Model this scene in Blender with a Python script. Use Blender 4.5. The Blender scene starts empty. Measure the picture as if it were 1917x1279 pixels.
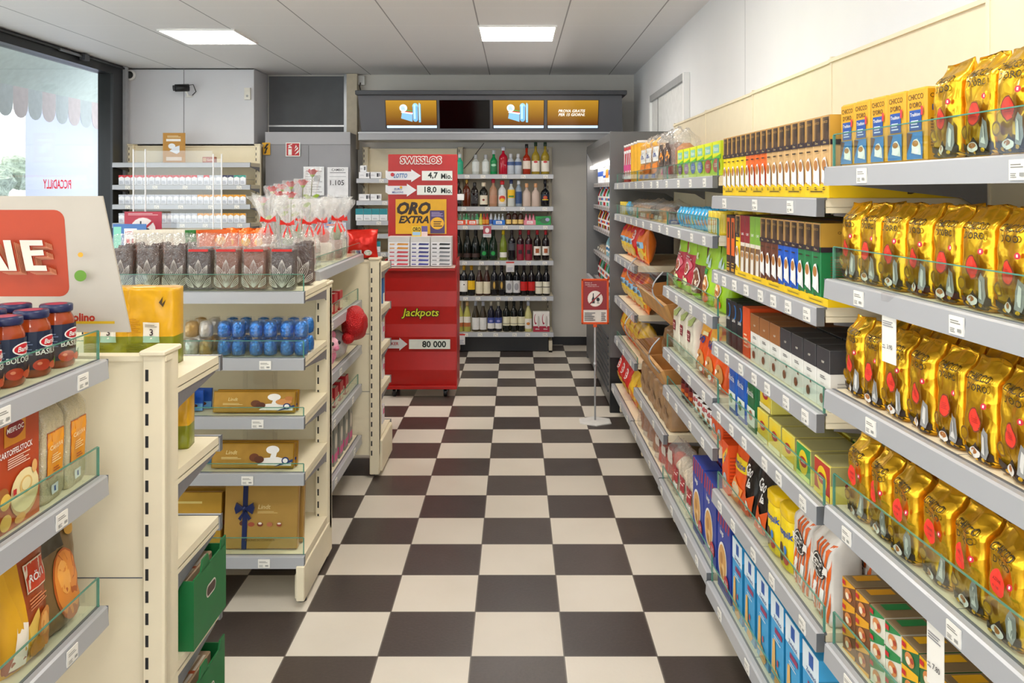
import bpy, math, random
from mathutils import Matrix, Vector, noise
from mathutils.geometry import tessellate_polygon
R = math.radians
rnd = random.Random(7)
sc = bpy.context.scene
col = sc.collection
# ---------------------------------------------------------------- camera, world, exposure
F = 1650.0; VX, VY = 966.0, 357.0; CH = 1.5
cd = bpy.data.cameras.new('camera'); cam = bpy.data.objects.new('camera', cd); col.objects.link(cam)
cam.location = (0, 0, CH); cam.rotation_euler = (R(90), 0, 0)
cd.sensor_width = 36; cd.lens = F / 1917 * 36
cd.shift_x = (958.5 - VX) / 1917; cd.shift_y = (VY - 639.5) / 1917
cd.clip_start = 0.05
sc.camera = cam
w = bpy.data.worlds.new('daylight'); sc.world = w; w.use_nodes = True
bg = w.node_tree.nodes['Background']
bg.inputs[0].default_value = (0.93, 0.97, 1.0, 1); bg.inputs[1].default_value = 1.45
sc.view_settings.view_transform = 'Standard'; sc.view_settings.look = 'None'
sc.view_settings.gamma = 1; sc.view_settings.use_curve_mapping = False
sc.view_settings.exposure = 0.86
LAMP = 13.0
try:
    sc.cycles.transparent_max_bounces = 24; sc.cycles.max_bounces = 10
except Exception: pass

def W(px, py, Y):            # point of the frame at depth Y -> place in the shop
    return ((px - VX) * Y / F, Y, CH - (py - VY) * Y / F)

# ---------------------------------------------------------------- materials
_m = {}
def lin(h):
    if isinstance(h, tuple): return h
    h = h.lstrip('#'); v = [int(h[i:i+2], 16) / 255 for i in (0, 2, 4)]
    return tuple(x / 12.92 if x <= .04045 else ((x + .055) / 1.055) ** 2.4 for x in v)
def mat(c, rough=.5, metal=0, kind='paper', bs=60, bd=.3, emit=0, var=.06):
    key = (c, rough, metal, kind, bs, bd, emit, var)
    if key in _m: return _m[key]
    m = bpy.data.materials.new(kind + '_' + str(c).strip('#')); m.use_nodes = True
    nt = m.node_tree; N = nt.nodes; L = nt.links; b = N['Principled BSDF']; rgb = lin(c)
    b.inputs['Base Color'].default_value = (*rgb, 1)
    b.inputs['Roughness'].default_value = rough; b.inputs['Metallic'].default_value = metal
    if emit:
        b.inputs['Emission Color'].default_value = (*rgb, 1); b.inputs['Emission Strength'].default_value = emit
    if kind in ('paper', 'foil', 'film', 'wood', 'metal', 'crumb', 'board'):
        tc = N.new('ShaderNodeTexCoord'); n = N.new('ShaderNodeTexNoise'); L.new(tc.outputs['Object'], n.inputs['Vector'])
        n.inputs['Scale'].default_value = bs if kind != 'paper' else 18
        n.inputs['Detail'].default_value = 2
        if var:
            mr = N.new('ShaderNodeMapRange'); L.new(n.outputs['Fac'], mr.inputs['Value'])
            mr.inputs['From Min'].default_value = .3; mr.inputs['From Max'].default_value = .7
            mr.inputs['To Min'].default_value = 1 - var; mr.inputs['To Max'].default_value = 1 + var
            mx = N.new('ShaderNodeVectorMath'); mx.operation = 'SCALE'; mx.inputs[0].default_value = rgb
            L.new(mr.outputs[0], mx.inputs['Scale']); L.new(mx.outputs[0], b.inputs['Base Color'])
        if kind in ('foil', 'film', 'crumb', 'wood'):
            bp = N.new('ShaderNodeBump'); bp.inputs['Strength'].default_value = bd; bp.inputs['Distance'].default_value = .004
            if kind == 'foil':
                v = N.new('ShaderNodeTexVoronoi'); v.inputs['Scale'].default_value = bs
                L.new(tc.outputs['Object'], v.inputs['Vector']); L.new(v.outputs['Distance'], bp.inputs['Height'])
            else: L.new(n.outputs['Fac'], bp.inputs['Height'])
            L.new(bp.outputs[0], b.inputs['Normal'])
    _m[key] = m; return m
def sheet(name, tint, rough, gl, bump=0, bs=40, white=0):    # thin clear sheets: what lies behind shows through, with a sheen
    key = ('sheet', name)
    if key in _m: return _m[key]
    m = bpy.data.materials.new(name); m.use_nodes = True; nt = m.node_tree; N = nt.nodes; L = nt.links
    N.remove(N['Principled BSDF']); out = N['Material Output']
    t = N.new('ShaderNodeBsdfTransparent'); t.inputs[0].default_value = (*tint, 1)
    g = N.new('ShaderNodeBsdfGlossy'); g.inputs['Roughness'].default_value = rough; g.inputs['Color'].default_value = (1, 1, 1, 1)
    fr = N.new('ShaderNodeFresnel'); ge = N.new('ShaderNodeNewGeometry'); io = N.new('ShaderNodeMapRange')
    io.inputs['To Min'].default_value = 1.45; io.inputs['To Max'].default_value = 1/1.45; L.new(ge.outputs['Backfacing'], io.inputs['Value']); L.new(io.outputs[0], fr.inputs[0])
    ad = N.new('ShaderNodeMath'); ad.operation = 'MULTIPLY_ADD'; ad.use_clamp = True; ad.inputs[1].default_value = .6; ad.inputs[2].default_value = gl
    L.new(fr.outputs[0], ad.inputs[0])
    mx = N.new('ShaderNodeMixShader'); L.new(ad.outputs[0], mx.inputs[0]); L.new(t.outputs[0], mx.inputs[1]); L.new(g.outputs[0], mx.inputs[2])
    last = mx
    if bump:
        tc = N.new('ShaderNodeTexCoord'); n = N.new('ShaderNodeTexNoise'); n.inputs['Scale'].default_value = bs
        n.inputs['Distortion'].default_value = 1.5
        L.new(tc.outputs['Object'], n.inputs['Vector']); bp = N.new('ShaderNodeBump'); bp.inputs['Strength'].default_value = bump
        bp.inputs['Distance'].default_value = .01
        L.new(n.outputs['Fac'], bp.inputs['Height']); L.new(bp.outputs[0], g.inputs['Normal']); L.new(bp.outputs[0], fr.inputs['Normal'])
    if white:
        d = N.new('ShaderNodeBsdfDiffuse'); d.inputs[0].default_value = (.9, .9, .9, 1)
        m2 = N.new('ShaderNodeMixShader'); m2.inputs[0].default_value = white
        L.new(mx.outputs[0], m2.inputs[1]); L.new(d.outputs[0], m2.inputs[2]); last = m2
    L.new(last.outputs[0], out.inputs[0]); _m[key] = m; return m
GLASS = sheet('clear_glass', (.93, .98, .95), .02, .02)
PLEX = sheet('clear_plexiglass', (.97, .97, .97), .05, .03)
FILM = sheet('crinkled_film', (.98, .98, .98), .12, .05, 1.0, 38, .035)
FILM2 = sheet('milky_film', (.95, .95, .95), .2, .1, 1.0, 60, .28)
EDGE = mat('#558f7d', .15, 0, 'plain')
CREAM = mat('#eadfc2', .45, 0, 'paper', var=.015)
CREAM2 = mat('#e3dac2', .5, 0, 'paper', var=.015)
RAIL = mat('#b0b2b6', .35, .15, 'plain'); RAILD = mat('#6f7378', .4, .3, 'plain')
WHITE = mat('#f2f2f0', .45, 0, 'plain'); BLACK = mat('#151517', .4, 0, 'plain')
SLOT = mat('#1c1d1f', .6, 0, 'plain'); STEEL = mat('#8d8f91', .3, .8, 'plain')
GREYM = mat('#86868a', .4, .35, 'metal', var=.03); DGREY = mat('#4b4d51', .45, .2, 'metal', var=.04)
INK = mat('#3a3a3c', .6, 0, 'plain'); TAGC = mat('#efece4', .55, 0, 'plain')
GOLDF = mat('#f0bb2c', .23, .82, 'foil', 34, .6); GOLDM = mat('#b98a2a', .3, .75, 'foil', 20, .1)

# ---------------------------------------------------------------- text outlines
_t = {}
def glyphs(s, shear=0, off=.0):
    key = (s, shear, off)
    if key in _t: return _t[key]
    cu = bpy.data.curves.new('lettering', 'FONT'); cu.body = s; cu.resolution_u = 2; cu.shear = shear; cu.offset = off
    cu.fill_mode = 'FRONT'
    o = bpy.data.objects.new('lettering', cu); col.objects.link(o); bpy.context.view_layer.update()
    me = bpy.data.meshes.new_from_object(o.evaluated_get(bpy.context.evaluated_depsgraph_get()))
    v = [(p.co.x, p.co.y) for p in me.vertices]; f = [tuple(p.vertices) for p in me.polygons if p.normal.z > -2]
    bpy.data.objects.remove(o); bpy.data.curves.remove(cu); bpy.data.meshes.remove(me)
    x0 = min(a for a, b in v); x1 = max(a for a, b in v); y0 = min(b for a, b in v); y1 = max(b for a, b in v)
    _t[key] = ([(a - x0, b - y0) for a, b in v], f, x1 - x0, y1 - y0); return _t[key]

# ---------------------------------------------------------------- mesh builder
class MB:
    def __init__(s): s.v = []; s.f = []; s.mi = []; s.ms = []; s.M = None
    def idx(s, m):
        if m not in s.ms: s.ms.append(m)
        return s.ms.index(m)
    def add(s, vs, fs, m):
        b = len(s.v); k = s.idx(m)
        s.v += [tuple(s.M @ Vector(p)) for p in vs] if s.M else [tuple(p) for p in vs]
        for f in fs: s.f.append(tuple(b + i for i in f)); s.mi.append(k)
        return s
    def box(s, x0, y0, z0, x1, y1, z1, m, c=0):
        if c <= 0:
            return s.add([(x0,y0,z0),(x1,y0,z0),(x1,y1,z0),(x0,y1,z0),(x0,y0,z1),(x1,y0,z1),(x1,y1,z1),(x0,y1,z1)],
                  [(0,3,2,1),(4,5,6,7),(0,1,5,4),(1,2,6,5),(2,3,7,6),(3,0,4,7)], m)
        V = []; c = min(c, (x1-x0)/2.1, (y1-y0)/2.1, (z1-z0)/2.1)
        def ring(z, i, j):
            a, b2, e, f2 = x0+i, y0+i, x1-i, y1-i
            return [(a+j,b2,z),(e-j,b2,z),(e,b2+j,z),(e,f2-j,z),(e-j,f2,z),(a+j,f2,z),(a,f2-j,z),(a,b2+j,z)]
        for z, i, j in ((z0, c, c*.6), (z0+c, 0, c), (z1-c, 0, c), (z1, c, c*.6)): V += ring(z, i, j)
        Fs = [tuple(range(7, -1, -1)), tuple(range(24, 32))]
        for r in range(3):
            for k in range(8): Fs.append((r*8+k, r*8+(k+1)%8, r*8+8+(k+1)%8, r*8+8+k))
        return s.add(V, Fs, m)
    def poly(s, pts, m): return s.add(pts, [tuple(range(len(pts)))], m)
    def prism(s, pts, d, m):       # pts: outline (list of 3-vectors), d: extrusion vector
        n = len(pts); V = [tuple(p) for p in pts] + [tuple(Vector(p) + Vector(d)) for p in pts]
        return s.add(V, [tuple(range(n-1, -1, -1)), tuple(range(n, 2*n))] + [(i, (i+1) % n, n+(i+1) % n, n+i) for i in range(n)], m)
    def lathe(s, prof, m, c=(0,0,0), n=16, mats=None, sq=None):
        V = []; Fs = {}
        for r, z in prof:
            for k in range(n):
                a = 2*math.pi*(k+.5)/n; ca, sa = math.cos(a), math.sin(a)
                q = 1
                if sq: q = (abs(ca)**sq + abs(sa)**sq) ** (-1/sq)
                V.append((c[0]+r*q*ca, c[1]+r*q*sa, c[2]+z))
        L = len(prof)
        for j in range(L-1):
            mm = mats[j] if mats else m
            Fs.setdefault(mm, []).extend([(j*n+k, j*n+(k+1)%n, (j+1)*n+(k+1)%n, (j+1)*n+k) for k in range(n)])
        b = len(s.v); s.v += [tuple(s.M @ Vector(p)) for p in V] if s.M else V
        Fs.setdefault(mats[0] if mats else m, []).append(tuple(range(n-1, -1, -1)))
        Fs.setdefault(mats[-1] if mats else m, []).append(tuple((L-1)*n+k for k in range(n)))
        for mm, fl in Fs.items():
            k = s.idx(mm)
            for f in fl: s.f.append(tuple(b+i for i in f)); s.mi.append(k)
        return s
    def tube(s, pts, r, m, n=8):
        pts = [Vector(p) for p in pts]; V = []; L = len(pts)
        rr = r if isinstance(r, (list, tuple)) else [r]*L
        for i, p in enumerate(pts):
            t = (pts[min(i+1, L-1)] - pts[max(i-1, 0)]).normalized()
            a = t.cross(Vector((0, 0, 1)));
            if a.length < .05: a = t.cross(Vector((0, 1, 0)))
            a.normalize(); b = t.cross(a)
            V += [tuple(p + (a*math.cos(2*math.pi*k/n) + b*math.sin(2*math.pi*k/n))*rr[i]) for k in range(n)]
        Fs = [(i*n+k, i*n+(k+1)%n, (i+1)*n+(k+1)%n, (i+1)*n+k) for i in range(L-1) for k in range(n)]
        Fs += [tuple(range(n-1, -1, -1)), tuple((L-1)*n+k for k in range(n))]
        return s.add(V, Fs, m)
    def blob(s, c, r, m, nu=12, nv=8, wob=0, seed=0):
        V = []
        for j in range(nv+1):
            a = math.pi*j/nv
            for k in range(nu):
                b = 2*math.pi*k/nu; d = Vector((math.sin(a)*math.cos(b), math.sin(a)*math.sin(b), math.cos(a)))
                q = 1 + wob*noise.noise(d*2.3 + Vector((seed, seed*.7, 0)))
                V.append((c[0]+d.x*r[0]*q, c[1]+d.y*r[1]*q, c[2]+d.z*r[2]*q))
        return s.add(V, [(j*nu+k, (j+1)*nu+k, (j+1)*nu+(k+1)%nu, j*nu+(k+1)%nu) for j in range(nv) for k in range(nu)], m)
    def obj(s, name, parent=None, smooth=False):
        me = bpy.data.meshes.new(name); me.from_pydata(s.v, [], s.f)
        for m in s.ms: me.materials.append(m)
        me.polygons.foreach_set('material_index', s.mi)
        if smooth: me.polygons.foreach_set('use_smooth', [True]*len(me.polygons))
        me.validate(); me.update()
        o = bpy.data.objects.new(name, me); col.objects.link(o)
        if parent: o.parent = parent
        return o

# ---------------------------------------------------------------- printed faces
class Face:
    def __init__(s, mb, w, h, f, ofs=.0004): s.mb = mb; s.w = w; s.h = h; s.f = f; s.o = ofs; s.k = 1; s.sub = 1
    def P(s, x, z): return s.f(x*s.w, z*s.h, s.k*s.o)
    def draw(s, L):
        for op in L:
            getattr(s, 'd_' + op[0])(*op[1:]); s.k += 1
        return s
    def m(s, c): return c if not isinstance(c, (str, tuple)) else mat(c, .42, 0, 'paper', var=.04)
    def d_r(s, x0, z0, x1, z1, c):
        a = s.sub; b = s.sub
        V = [s.P(x0+(x1-x0)*i/a, z0+(z1-z0)*j/b) for j in range(b+1) for i in range(a+1)]
        s.mb.add(V, [(j*(a+1)+i, j*(a+1)+i+1, (j+1)*(a+1)+i+1, (j+1)*(a+1)+i) for j in range(b) for i in range(a)], s.m(c))
    def d_e(s, cx, cz, rx, rz, c, n=20):
        V = [s.P(cx, cz)]; R_ = 1 if s.sub == 1 else 3
        for r in range(1, R_+1): V += [s.P(cx+rx*r/R_*math.cos(2*math.pi*k/n), cz+rz*r/R_*math.sin(2*math.pi*k/n)) for k in range(n)]
        Fs = [(0, 1+k, 1+(k+1) % n) for k in range(n)]
        for r in range(R_-1): Fs += [(1+r*n+k, 1+(r+1)*n+k, 1+(r+1)*n+(k+1) % n, 1+r*n+(k+1) % n) for k in range(n)]
        s.mb.add(V, Fs, s.m(c))
    def d_p(s, pts, c):
        if s.sub == 1: s.mb.poly([s.P(x, z) for x, z in pts], s.m(c)); return
        V = []; Fs = []
        for tri in tessellate_polygon([[Vector((x, z, 0)) for x, z in pts]]):
            a, b, e = (Vector(pts[i]) for i in tri); n = max(2, min(6, int(max((a-b).length, (b-e).length, (e-a).length)*8))); base = len(V)
            for i in range(n+1):
                for j in range(n+1-i): q = a + (b-a)*i/n + (e-a)*j/n; V.append(s.P(q.x, q.y))
            st_ = lambda i: base + i*(n+1) - i*(i-1)//2
            for i in range(n):
                for j in range(n-i):
                    Fs.append((st_(i)+j, st_(i+1)+j, st_(i)+j+1))
                    if j < n-i-1: Fs.append((st_(i+1)+j, st_(i+1)+j+1, st_(i)+j+1))
        s.mb.add(V, Fs, s.m(c))
    def d_t(s, tx, cx, cz, hh, c, mw=.9, shear=0, off=.01, al='C', rot=0, asp=1):
        V, Fs, tw, th = glyphs(tx, shear, off)
        k = hh*s.h/th; kx = k*asp
        if tw*kx > mw*s.w: kx = mw*s.w/tw
        ca, sa = math.cos(R(rot)), math.sin(R(rot)); out = []
        if s.sub > 1: s.k += 3
        for a, b in V:
            X = a*kx - (tw*kx/2 if al == 'C' else 0); Z = b*k - th*k/2
            out.append(s.f(cx*s.w + X*ca - Z*sa, cz*s.h + X*sa + Z*ca, s.k*s.o))
        s.mb.add(out, Fs, s.m(c))
    def d_l(s, x0, z0, x1, z1, n, c):   # thin ruled lines
        st = (z1-z0)/n
        for i in range(n):
            e = x1 - (x1-x0)*[0, .18, .06, .3][i % 4]
            s.mb.add([s.P(x0, z0+i*st), s.P(e, z0+i*st), s.P(e, z0+(i+.45)*st), s.P(x0, z0+(i+.45)*st)], [(0, 1, 2, 3)], s.m(c))
    def d_s(s, x0, z0, x1, z1, n, sl, c):  # slanted stripes
        q = (x1-x0)/n
        for i in range(n):
            a = x0 + i*q; nn = 12 if s.sub > 1 else 1; V = []
            for j in range(nn+1):
                z = z0+(z1-z0)*j/nn; dx = sl*(j/nn)
                for u in (a+dx, a+dx+q*.25, a+dx+q*.5): V.append(s.P(min(max(u, x0), x1), z))
            s.mb.add(V, [(3*j+i, 3*j+i+1, 3*j+i+4, 3*j+i+3) for j in range(nn) for i in (0, 1)], s.m(c))

def tag(o, label=None, cat=None, group=None, kind=None):
    if label: o['label'] = label
    if cat: o['category'] = cat
    if group: o['group'] = group
    if kind: o['kind'] = kind
    return o
def empty(name, loc=(0,0,0), rz=0, label=None, cat=None, group=None):
    o = bpy.data.objects.new(name, None); col.objects.link(o); o.location = loc; o.rotation_euler.z = rz
    o.empty_display_size = .05
    return tag(o, label, cat, group)
def copy_tree(o, parent=None):
    c = o.copy(); col.objects.link(c); c.parent = parent
    for ch in list(o.children): copy_tree(ch, c)
    return c

# ---------------------------------------------------------------- soft packs
def prof(style, t, w, d):
    if style == 'coffee':
        if t < .8: k = 1
        elif t < .97: k = 1 - (t-.8)/.17*.9
        else: k = .07
        base = min(1, .82 + t*3) if t < .06 else 1
        return w/2*(.96+.02*math.sin(6*t))*base, max(d/2*k*base, .002), 7 if t < .85 else 4
    if style == 'doy':
        b = min(1, .55 + t*6) if t < .08 else 1
        return w/2*(.93+.07*t)*(.9+.1*b), max(d/2*(1-t**1.6)*b, .002), 2.4
    if style == 'pillow':
        q = max(0, math.sin(math.pi*min(max((t-.05)/.9, 0), 1)))
        return w/2*(1-.07*q), max(d/2*q**.6, .002), 2.2
    if style == 'loaf':
        k = 1 if t < .8 else max(.25, 1-(t-.8)/.2*.75)
        return w/2*k, d/2*k, 3
    if style == 'gather':    # filled low, gathered neck, flaring top
        if t < .55: k = 1
        elif t < .78: k = 1 - (t-.55)/.23*.72
        else: k = .28 + (t-.78)/.22*.45
        return w/2*k, d/2*k*(1 if t < .78 else .6), 2.5
    return w/2, d/2, 9       # brick
def pouch(mb, w, d, h, style, seed, m, wr=.003, nx=16, nz=20, off=0):
    def yf(x, z):
        t = min(max(z/h, 0), 1); hw, hd, n = prof(style, t, w, d)
        hw += off; hd += off
        u = min(abs(x)/hw, 1)
        y = -hd*(1-u**n)**(1/n)
        q = noise.noise(Vector((x*22/max(w, .06)*.1, z*9, seed*3.1))) ; q2 = abs(noise.noise(Vector((x*38, z*26, seed*5.7+9))))
        return y + wr*(q*1.3 - q2*1.6+.4)*(1-u**6)
    V = []; nn = 2*nx
    for j in range(nz+1):
        z = h*j/nz; t = j/nz; hw, hd, n = prof(style, t, w, d); hw += off
        for i in range(nn):
            if i <= nx: u = math.sin(math.pi/2*(-1+2*i/nx)); V.append((u*hw, yf(u*hw, z), z))
            else:
                u = math.sin(math.pi/2*(1-2*(i-nx)/nx)); y = yf(u*hw, z); V.append((u*hw, -y, z))
    zt = wr*1.5
    V = [(x, y, z + (zt*noise.noise(Vector((x*30, seed, 3))) if z > h*.9 else 0)) for x, y, z in V]
    Fs = [(j*nn+i, j*nn+(i+1) % nn, (j+1)*nn+(i+1) % nn, (j+1)*nn+i) for j in range(nz) for i in range(nn)]
    Fs += [tuple(range(nn-1, -1, -1)), tuple(nz*nn+i for i in range(nn))]
    mb.add(V, Fs, m)
    return yf
# ---------------------------------------------------------------- kinds of goods
K = {}
def kind(key, name, cat, desc, group, w, d, h, fn):
    K[key] = dict(name=name, cat=cat, desc=desc, group=group, w=w, d=d, h=h, fn=fn, proto=None)
def kbox(key, name, cat, desc, group, w, d, h, base, L, side=None, top=None, right=None, c=.0015):
    def fn():
        mb = MB(); mb.box(-w/2, -d/2, 0, w/2, d/2, h, base if not isinstance(base, (str, tuple)) else mat(base, .42), c)
        Face(mb, w, h, lambda x, z, o: (x-w/2, -d/2-o, z)).draw(L)
        if side:
            Face(mb, d, h, lambda x, z, o: (w/2+o, x-d/2, z)).draw(side)
            Face(mb, d, h, lambda x, z, o: (-w/2-o, d/2-x, z)).draw(side)
        if top: Face(mb, w, d, lambda x, z, o: (x-w/2, z-d/2, h+o)).draw(top)
        return mb.obj(name)
    kind(key, name, cat, desc, group, w, d, h, fn)
def kpouch(key, name, cat, desc, group, w, d, h, style, m, L, wr=.003, seed=1, nx=16, nz=20, bands=()):
    def fn():
        mb = MB(); yf = pouch(mb, w, d, h, style, seed, m if not isinstance(m, (str, tuple)) else mat(m, .3, 0, 'film', 30, .35), wr, nx, nz)
        for z0, z1, c in bands:
            k = mb.idx(c if not isinstance(c, (str, tuple)) else mat(c, .3, 0, 'film', 30, .35))
            for q in range(2*nx*nz):
                t = (q//(2*nx)+.5)/nz
                if z0 <= t < z1: mb.mi[q] = k
        f = Face(mb, w, h, lambda x, z, o: (x-w/2, yf(x-w/2, z)-.0019-o, z), .0003); f.sub = 8; f.draw(L)
        o = mb.obj(name, smooth=True); return o
    kind(key, name, cat, desc, group, w, d, h, fn)
def klabel(mb, rad, z0, z1, m, a0=-70, a1=70, n=12, L=None, sq=None, h=None):   # paper label wrapped on a round body
    def f(x, z, o):
        a = R(-90) + (x/rad) ; ca, sa = math.cos(a), math.sin(a); q = (abs(ca)**sq+abs(sa)**sq)**(-1/sq) if sq else 1
        return ((rad*q+.0006+o)*ca, (rad*q+.0006+o)*sa, z0+z)
    wd = rad*R(a1-a0); hh = z1-z0
    fc = Face(mb, wd, hh, lambda x, z, o: f(x-wd/2, z, o), .0003); fc.sub = 10; fc.draw([('r', 0, 0, 1, 1, m)] + (L or []))
def kround(key, name, cat, desc, group, prof_, m, cap=None, lab=None, n=14, sq=None, capn='cap', body='body'):
    w_ = 2*max(r for r, z in prof_); h_ = prof_[-1][1] if not cap else cap[0][-1][1]
    def fn():
        o = empty(name); MB().lathe(prof_, m, n=n, sq=sq).obj(body, o, True)
        if cap: MB().lathe(cap[0], cap[1], n=n).obj(capn, o, True)
        if lab:
            mb = MB()
            for l in lab: klabel(mb, *l[:4], **(l[4] if len(l) > 4 else {}))
            mb.obj('paper_label', o)
        return o
    kind(key, name, cat, desc, group, w_, w_, h_, fn)
def put(key, loc, rz=0, label=None, group=None, tilt=0, sc_=None):
    k = K[key]
    if k['proto'] is None: o = k['fn'](); k['proto'] = o
    else:
        o = copy_tree(k['proto'])
    o.location = loc; o.rotation_euler = (tilt, 0, rz)
    o.scale = sc_ or (1, 1, 1)
    for p in ('label', 'category', 'group'):
        if p in o: del o[p]
    return tag(o, label, k['cat'], group or k['group'])
ORD = 'first second third fourth fifth sixth seventh eighth ninth tenth eleventh twelfth thirteenth fourteenth fifteenth sixteenth seventeenth eighteenth nineteenth twentieth twenty-first twenty-second twenty-third twenty-fourth'.split()
cnt = {}
def ordl(desc, where, rank=0, of=None):
    k = (desc, where, rank); cnt[k] = cnt.get(k, 0) + 1; n = cnt[k]
    r = ', %s from left' % ORD[n-1] if of is None or of > 1 else ''
    if rank: r += ', %s row back' % ORD[rank]
    return desc + r + ', ' + where
# ---------------------------------------------------------------- the goods
RED = '#d5231c'; ORA = '#e8661a'; YEL = '#f3cf1b'; NAVY = '#14213f'; WH = '#f3f1ec'
def cup(cx, cz, s=1):       # a white coffee cup picture
    return [('p', [(cx-.2*s, cz-.07*s), (cx-.12*s, cz+.05*s), (cx+.05*s, cz+.09*s), (cx+.2*s, cz+.02*s), (cx+.22*s, cz-.1*s)], '#dfe0e2'),
            ('e', cx, cz, .17*s, .085*s, '#f4f3f0'), ('e', cx-.01, cz+.035*s, .13*s, .035*s, '#b77a3d')]
def coffee_bag(key, stick, seed, h=.168, w=.092, d=.062):
    L = [('t', 'CHICCO', .5, .82, .07, '#3a2c0c', .86, 0, .012), ('t', "D'ORO", .54, .725, .07, '#3a2c0c', .7, 0, .012),
         ('p', [(.03,.02),(.97,.02),(.97,.13),(.84,.19),(.7,.12),(.5,.2),(.3,.11),(.03,.15)], '#33241b'), ('e', .3, .06, .05, .02, GOLDF), ('e', .55, .05, .04, .02, GOLDF), ('e', .8, .07, .05, .02, GOLDF),
         ('p', [(.72,.1),(.74,.26),(.82,.38),(.92,.33),(.93,.16),(.88,.08)], '#8b8a88'), ('p', [(.76,.14),(.82,.32),(.87,.29),(.86,.12)], '#cfcdc8'),
         ('e', .5, .1, .17, .05, '#d9d4cc'), ('e', .49, .115, .11, .028, '#a2662e'), ('e', .22, .25, .12, .07, '#7a5410'), ('e', .22, .25, .09, .05, GOLDF),
         ('e', .84, .58, .05, .03, '#c9243c'), ('r', .826, .567, .854, .593, WH)]
    if stick == 'oval': L += [('e', .56, .42, .2, .12, '#7a3a1c'), ('e', .56, .42, .175, .105, '#e83a28'), ('l', .46, .39, .66, .46, 4, '#c22a20')]
    else: L += [('e', .5, .54, .22, .125, '#f53a2c'), ('t', 'AZIONE', .5, .57, .028, '#7a1512', .34), ('t', 'Fr. 7.80', .5, .51, .024, '#7a1512', .26)]
    kpouch(key, 'coffee_bag', 'coffee bag', 'gold coffee bag with %s' % ('red oval' if stick == 'oval' else 'red sticker'),
           'gold foil coffee bags', w, d, h, 'coffee', GOLDF, L, .0055, seed, 20, 26)
for i in range(3): coffee_bag('gold%d' % i, 'oval', 3+i*4); coffee_bag('sale%d' % i, 'sticker', 21+i*5, .17, .092, .07)
kbox('goldbox', 'coffee_packet', 'coffee packet', 'gold coffee packet with blue label', 'gold coffee packets with blue labels', .07, .06, .135, '#e0a31a',
     [('t', 'CHICCO', .5, .88, .075, '#4a360d', .8, 0, .01), ('t', "D'ORO", .5, .77, .075, '#4a360d', .7, 0, .01), ('r', .2, .42, .82, .7, '#1c4fa0'),
      ('t', 'Tradition', .5, .64, .05, WH, .5), ('l', .3, .46, .7, .58, 3, '#cfdcf2'), ('r', .1, .03, .9, .4, '#2b7fc4'), ('p', [(.1,.1),(.4,.38),(.1,.4)], '#6b4630'),
      ('r', .84, .62, .94, .74, '#d8323a')] + cup(.6, .2, 1.2), side=[('t', 'CHICCO', .5, .88, .06, '#4a360d', .8), ('r', .2, .68, .8, .76, '#1c4fa0'), ('l', .15, .2, .85, .6, 10, '#8a5f10')], top=[('r', .1, .45, .9, .55, '#b07c10')], c=.004)
def capsule(key, c, colname, w=.0495, h=.185):
    kbox(key, 'capsule_box', 'coffee capsule box', 'slim %s coffee capsule box' % colname, 'slim boxes of coffee capsules', w, .115, h, c,
         [('r', 0, .7, 1, 1, '#c89a58'), ('r', .14, .7, .9, .98, '#4a3626'), ('r', .16, .72, .36, .97, '#6e5436'), ('r', .6, .8, .88, .96, '#33241a'), ('t', 'CHICCO', .5, .92, .03, '#c9a05a', .7), ('r', 0, .635, 1, .7, '#2c1f2a'),
          ('t', "D'oro", .5, .668, .028, '#e3c98a', .7), ('l', .25, .56, .75, .6, 1, '#3a2c20')] + cup(.5, .32, 1.95) + [('l', .35, .08, .65, .13, 2, '#4a3a2a')],
         side=[('r', 0, .7, 1, 1, '#c99a3a'), ('t', 'CHICCO', .5, .88, .035, '#4a360d', .7), ('r', 0, .635, 1, .7, '#2c1f2a'), ('l', .2, .15, .8, .6, 14, '#6b5030')],
         top=[('r', .05, .1, .95, .9, '#b98f4a')])
for k_, c_, n_ in (('cy','#f6d400','yellow'),('co','#ef6a1a','orange'),('ct','#d6ad74','tan'),('cr','#8f1f2a','crimson'),('cg','#7fae3a','light green'),('cb','#6b3a26','brown'),('cu','#1259c4','blue'),('cd','#1e7a45','green')):
    capsule(k_, c_, n_)
def latte(key, c, n_):
    kbox(key, 'capsule_box', 'coffee capsule box', 'slim %s latte box' % n_, 'slim boxes of coffee capsules', .0495, .115, .185, '#e6dccb',
         [('r', 0, .56, 1, 1, c), ('t', 'CAFE', .5, .7, .04, WH, .7, 0, .01), ('r', .0, .0, 1, .5, '#7a5a40'), ('p', [(.15,.02),(.25,.42),(.8,.42),(.75,.02)], '#e9e2d6'), ('e', .52, .36, .24, .05, '#c08a50'), ('p', [(.0,.1),(.2,.45),(.3,.5),(.1,.5)], '#d9a24a')], side=[('r', 0, .5, 1, 1, c), ('l', .2, .1, .8, .4, 6, '#9a8a76')], top=[('r', 0, 0, 1, 1, c)])
latte('lr', '#8f1f2a', 'crimson'); latte('lg', '#7fae3a', 'light green')
kbox('cdark', 'chocolate_box', 'box', 'dark slim box with window front', 'dark slim boxes', .05, .1, .185, '#3a2720', [('r', .12, .3, .88, .95, ORA), ('r', .3, .6, .7, .88, '#4a2a1c'), ('l', .2, .06, .8, .2, 3, '#c9a24a'), ('r', .15, .03, .85, .08, '#c98a1a')])
kbox('slimblk', 'coffee_box', 'coffee box', 'slim black coffee box with bright arc', 'slim black coffee boxes', .06, .1, .15, '#17191f', [('e', .6, .78, .3, .15, '#2a7fd0'), ('e', .5, .78, .28, .13, '#17191f'), ('t', 'LAVA', .5, .6, .07, WH, .7), ('e', .5, .25, .3, .12, '#3a4048')])
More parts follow.
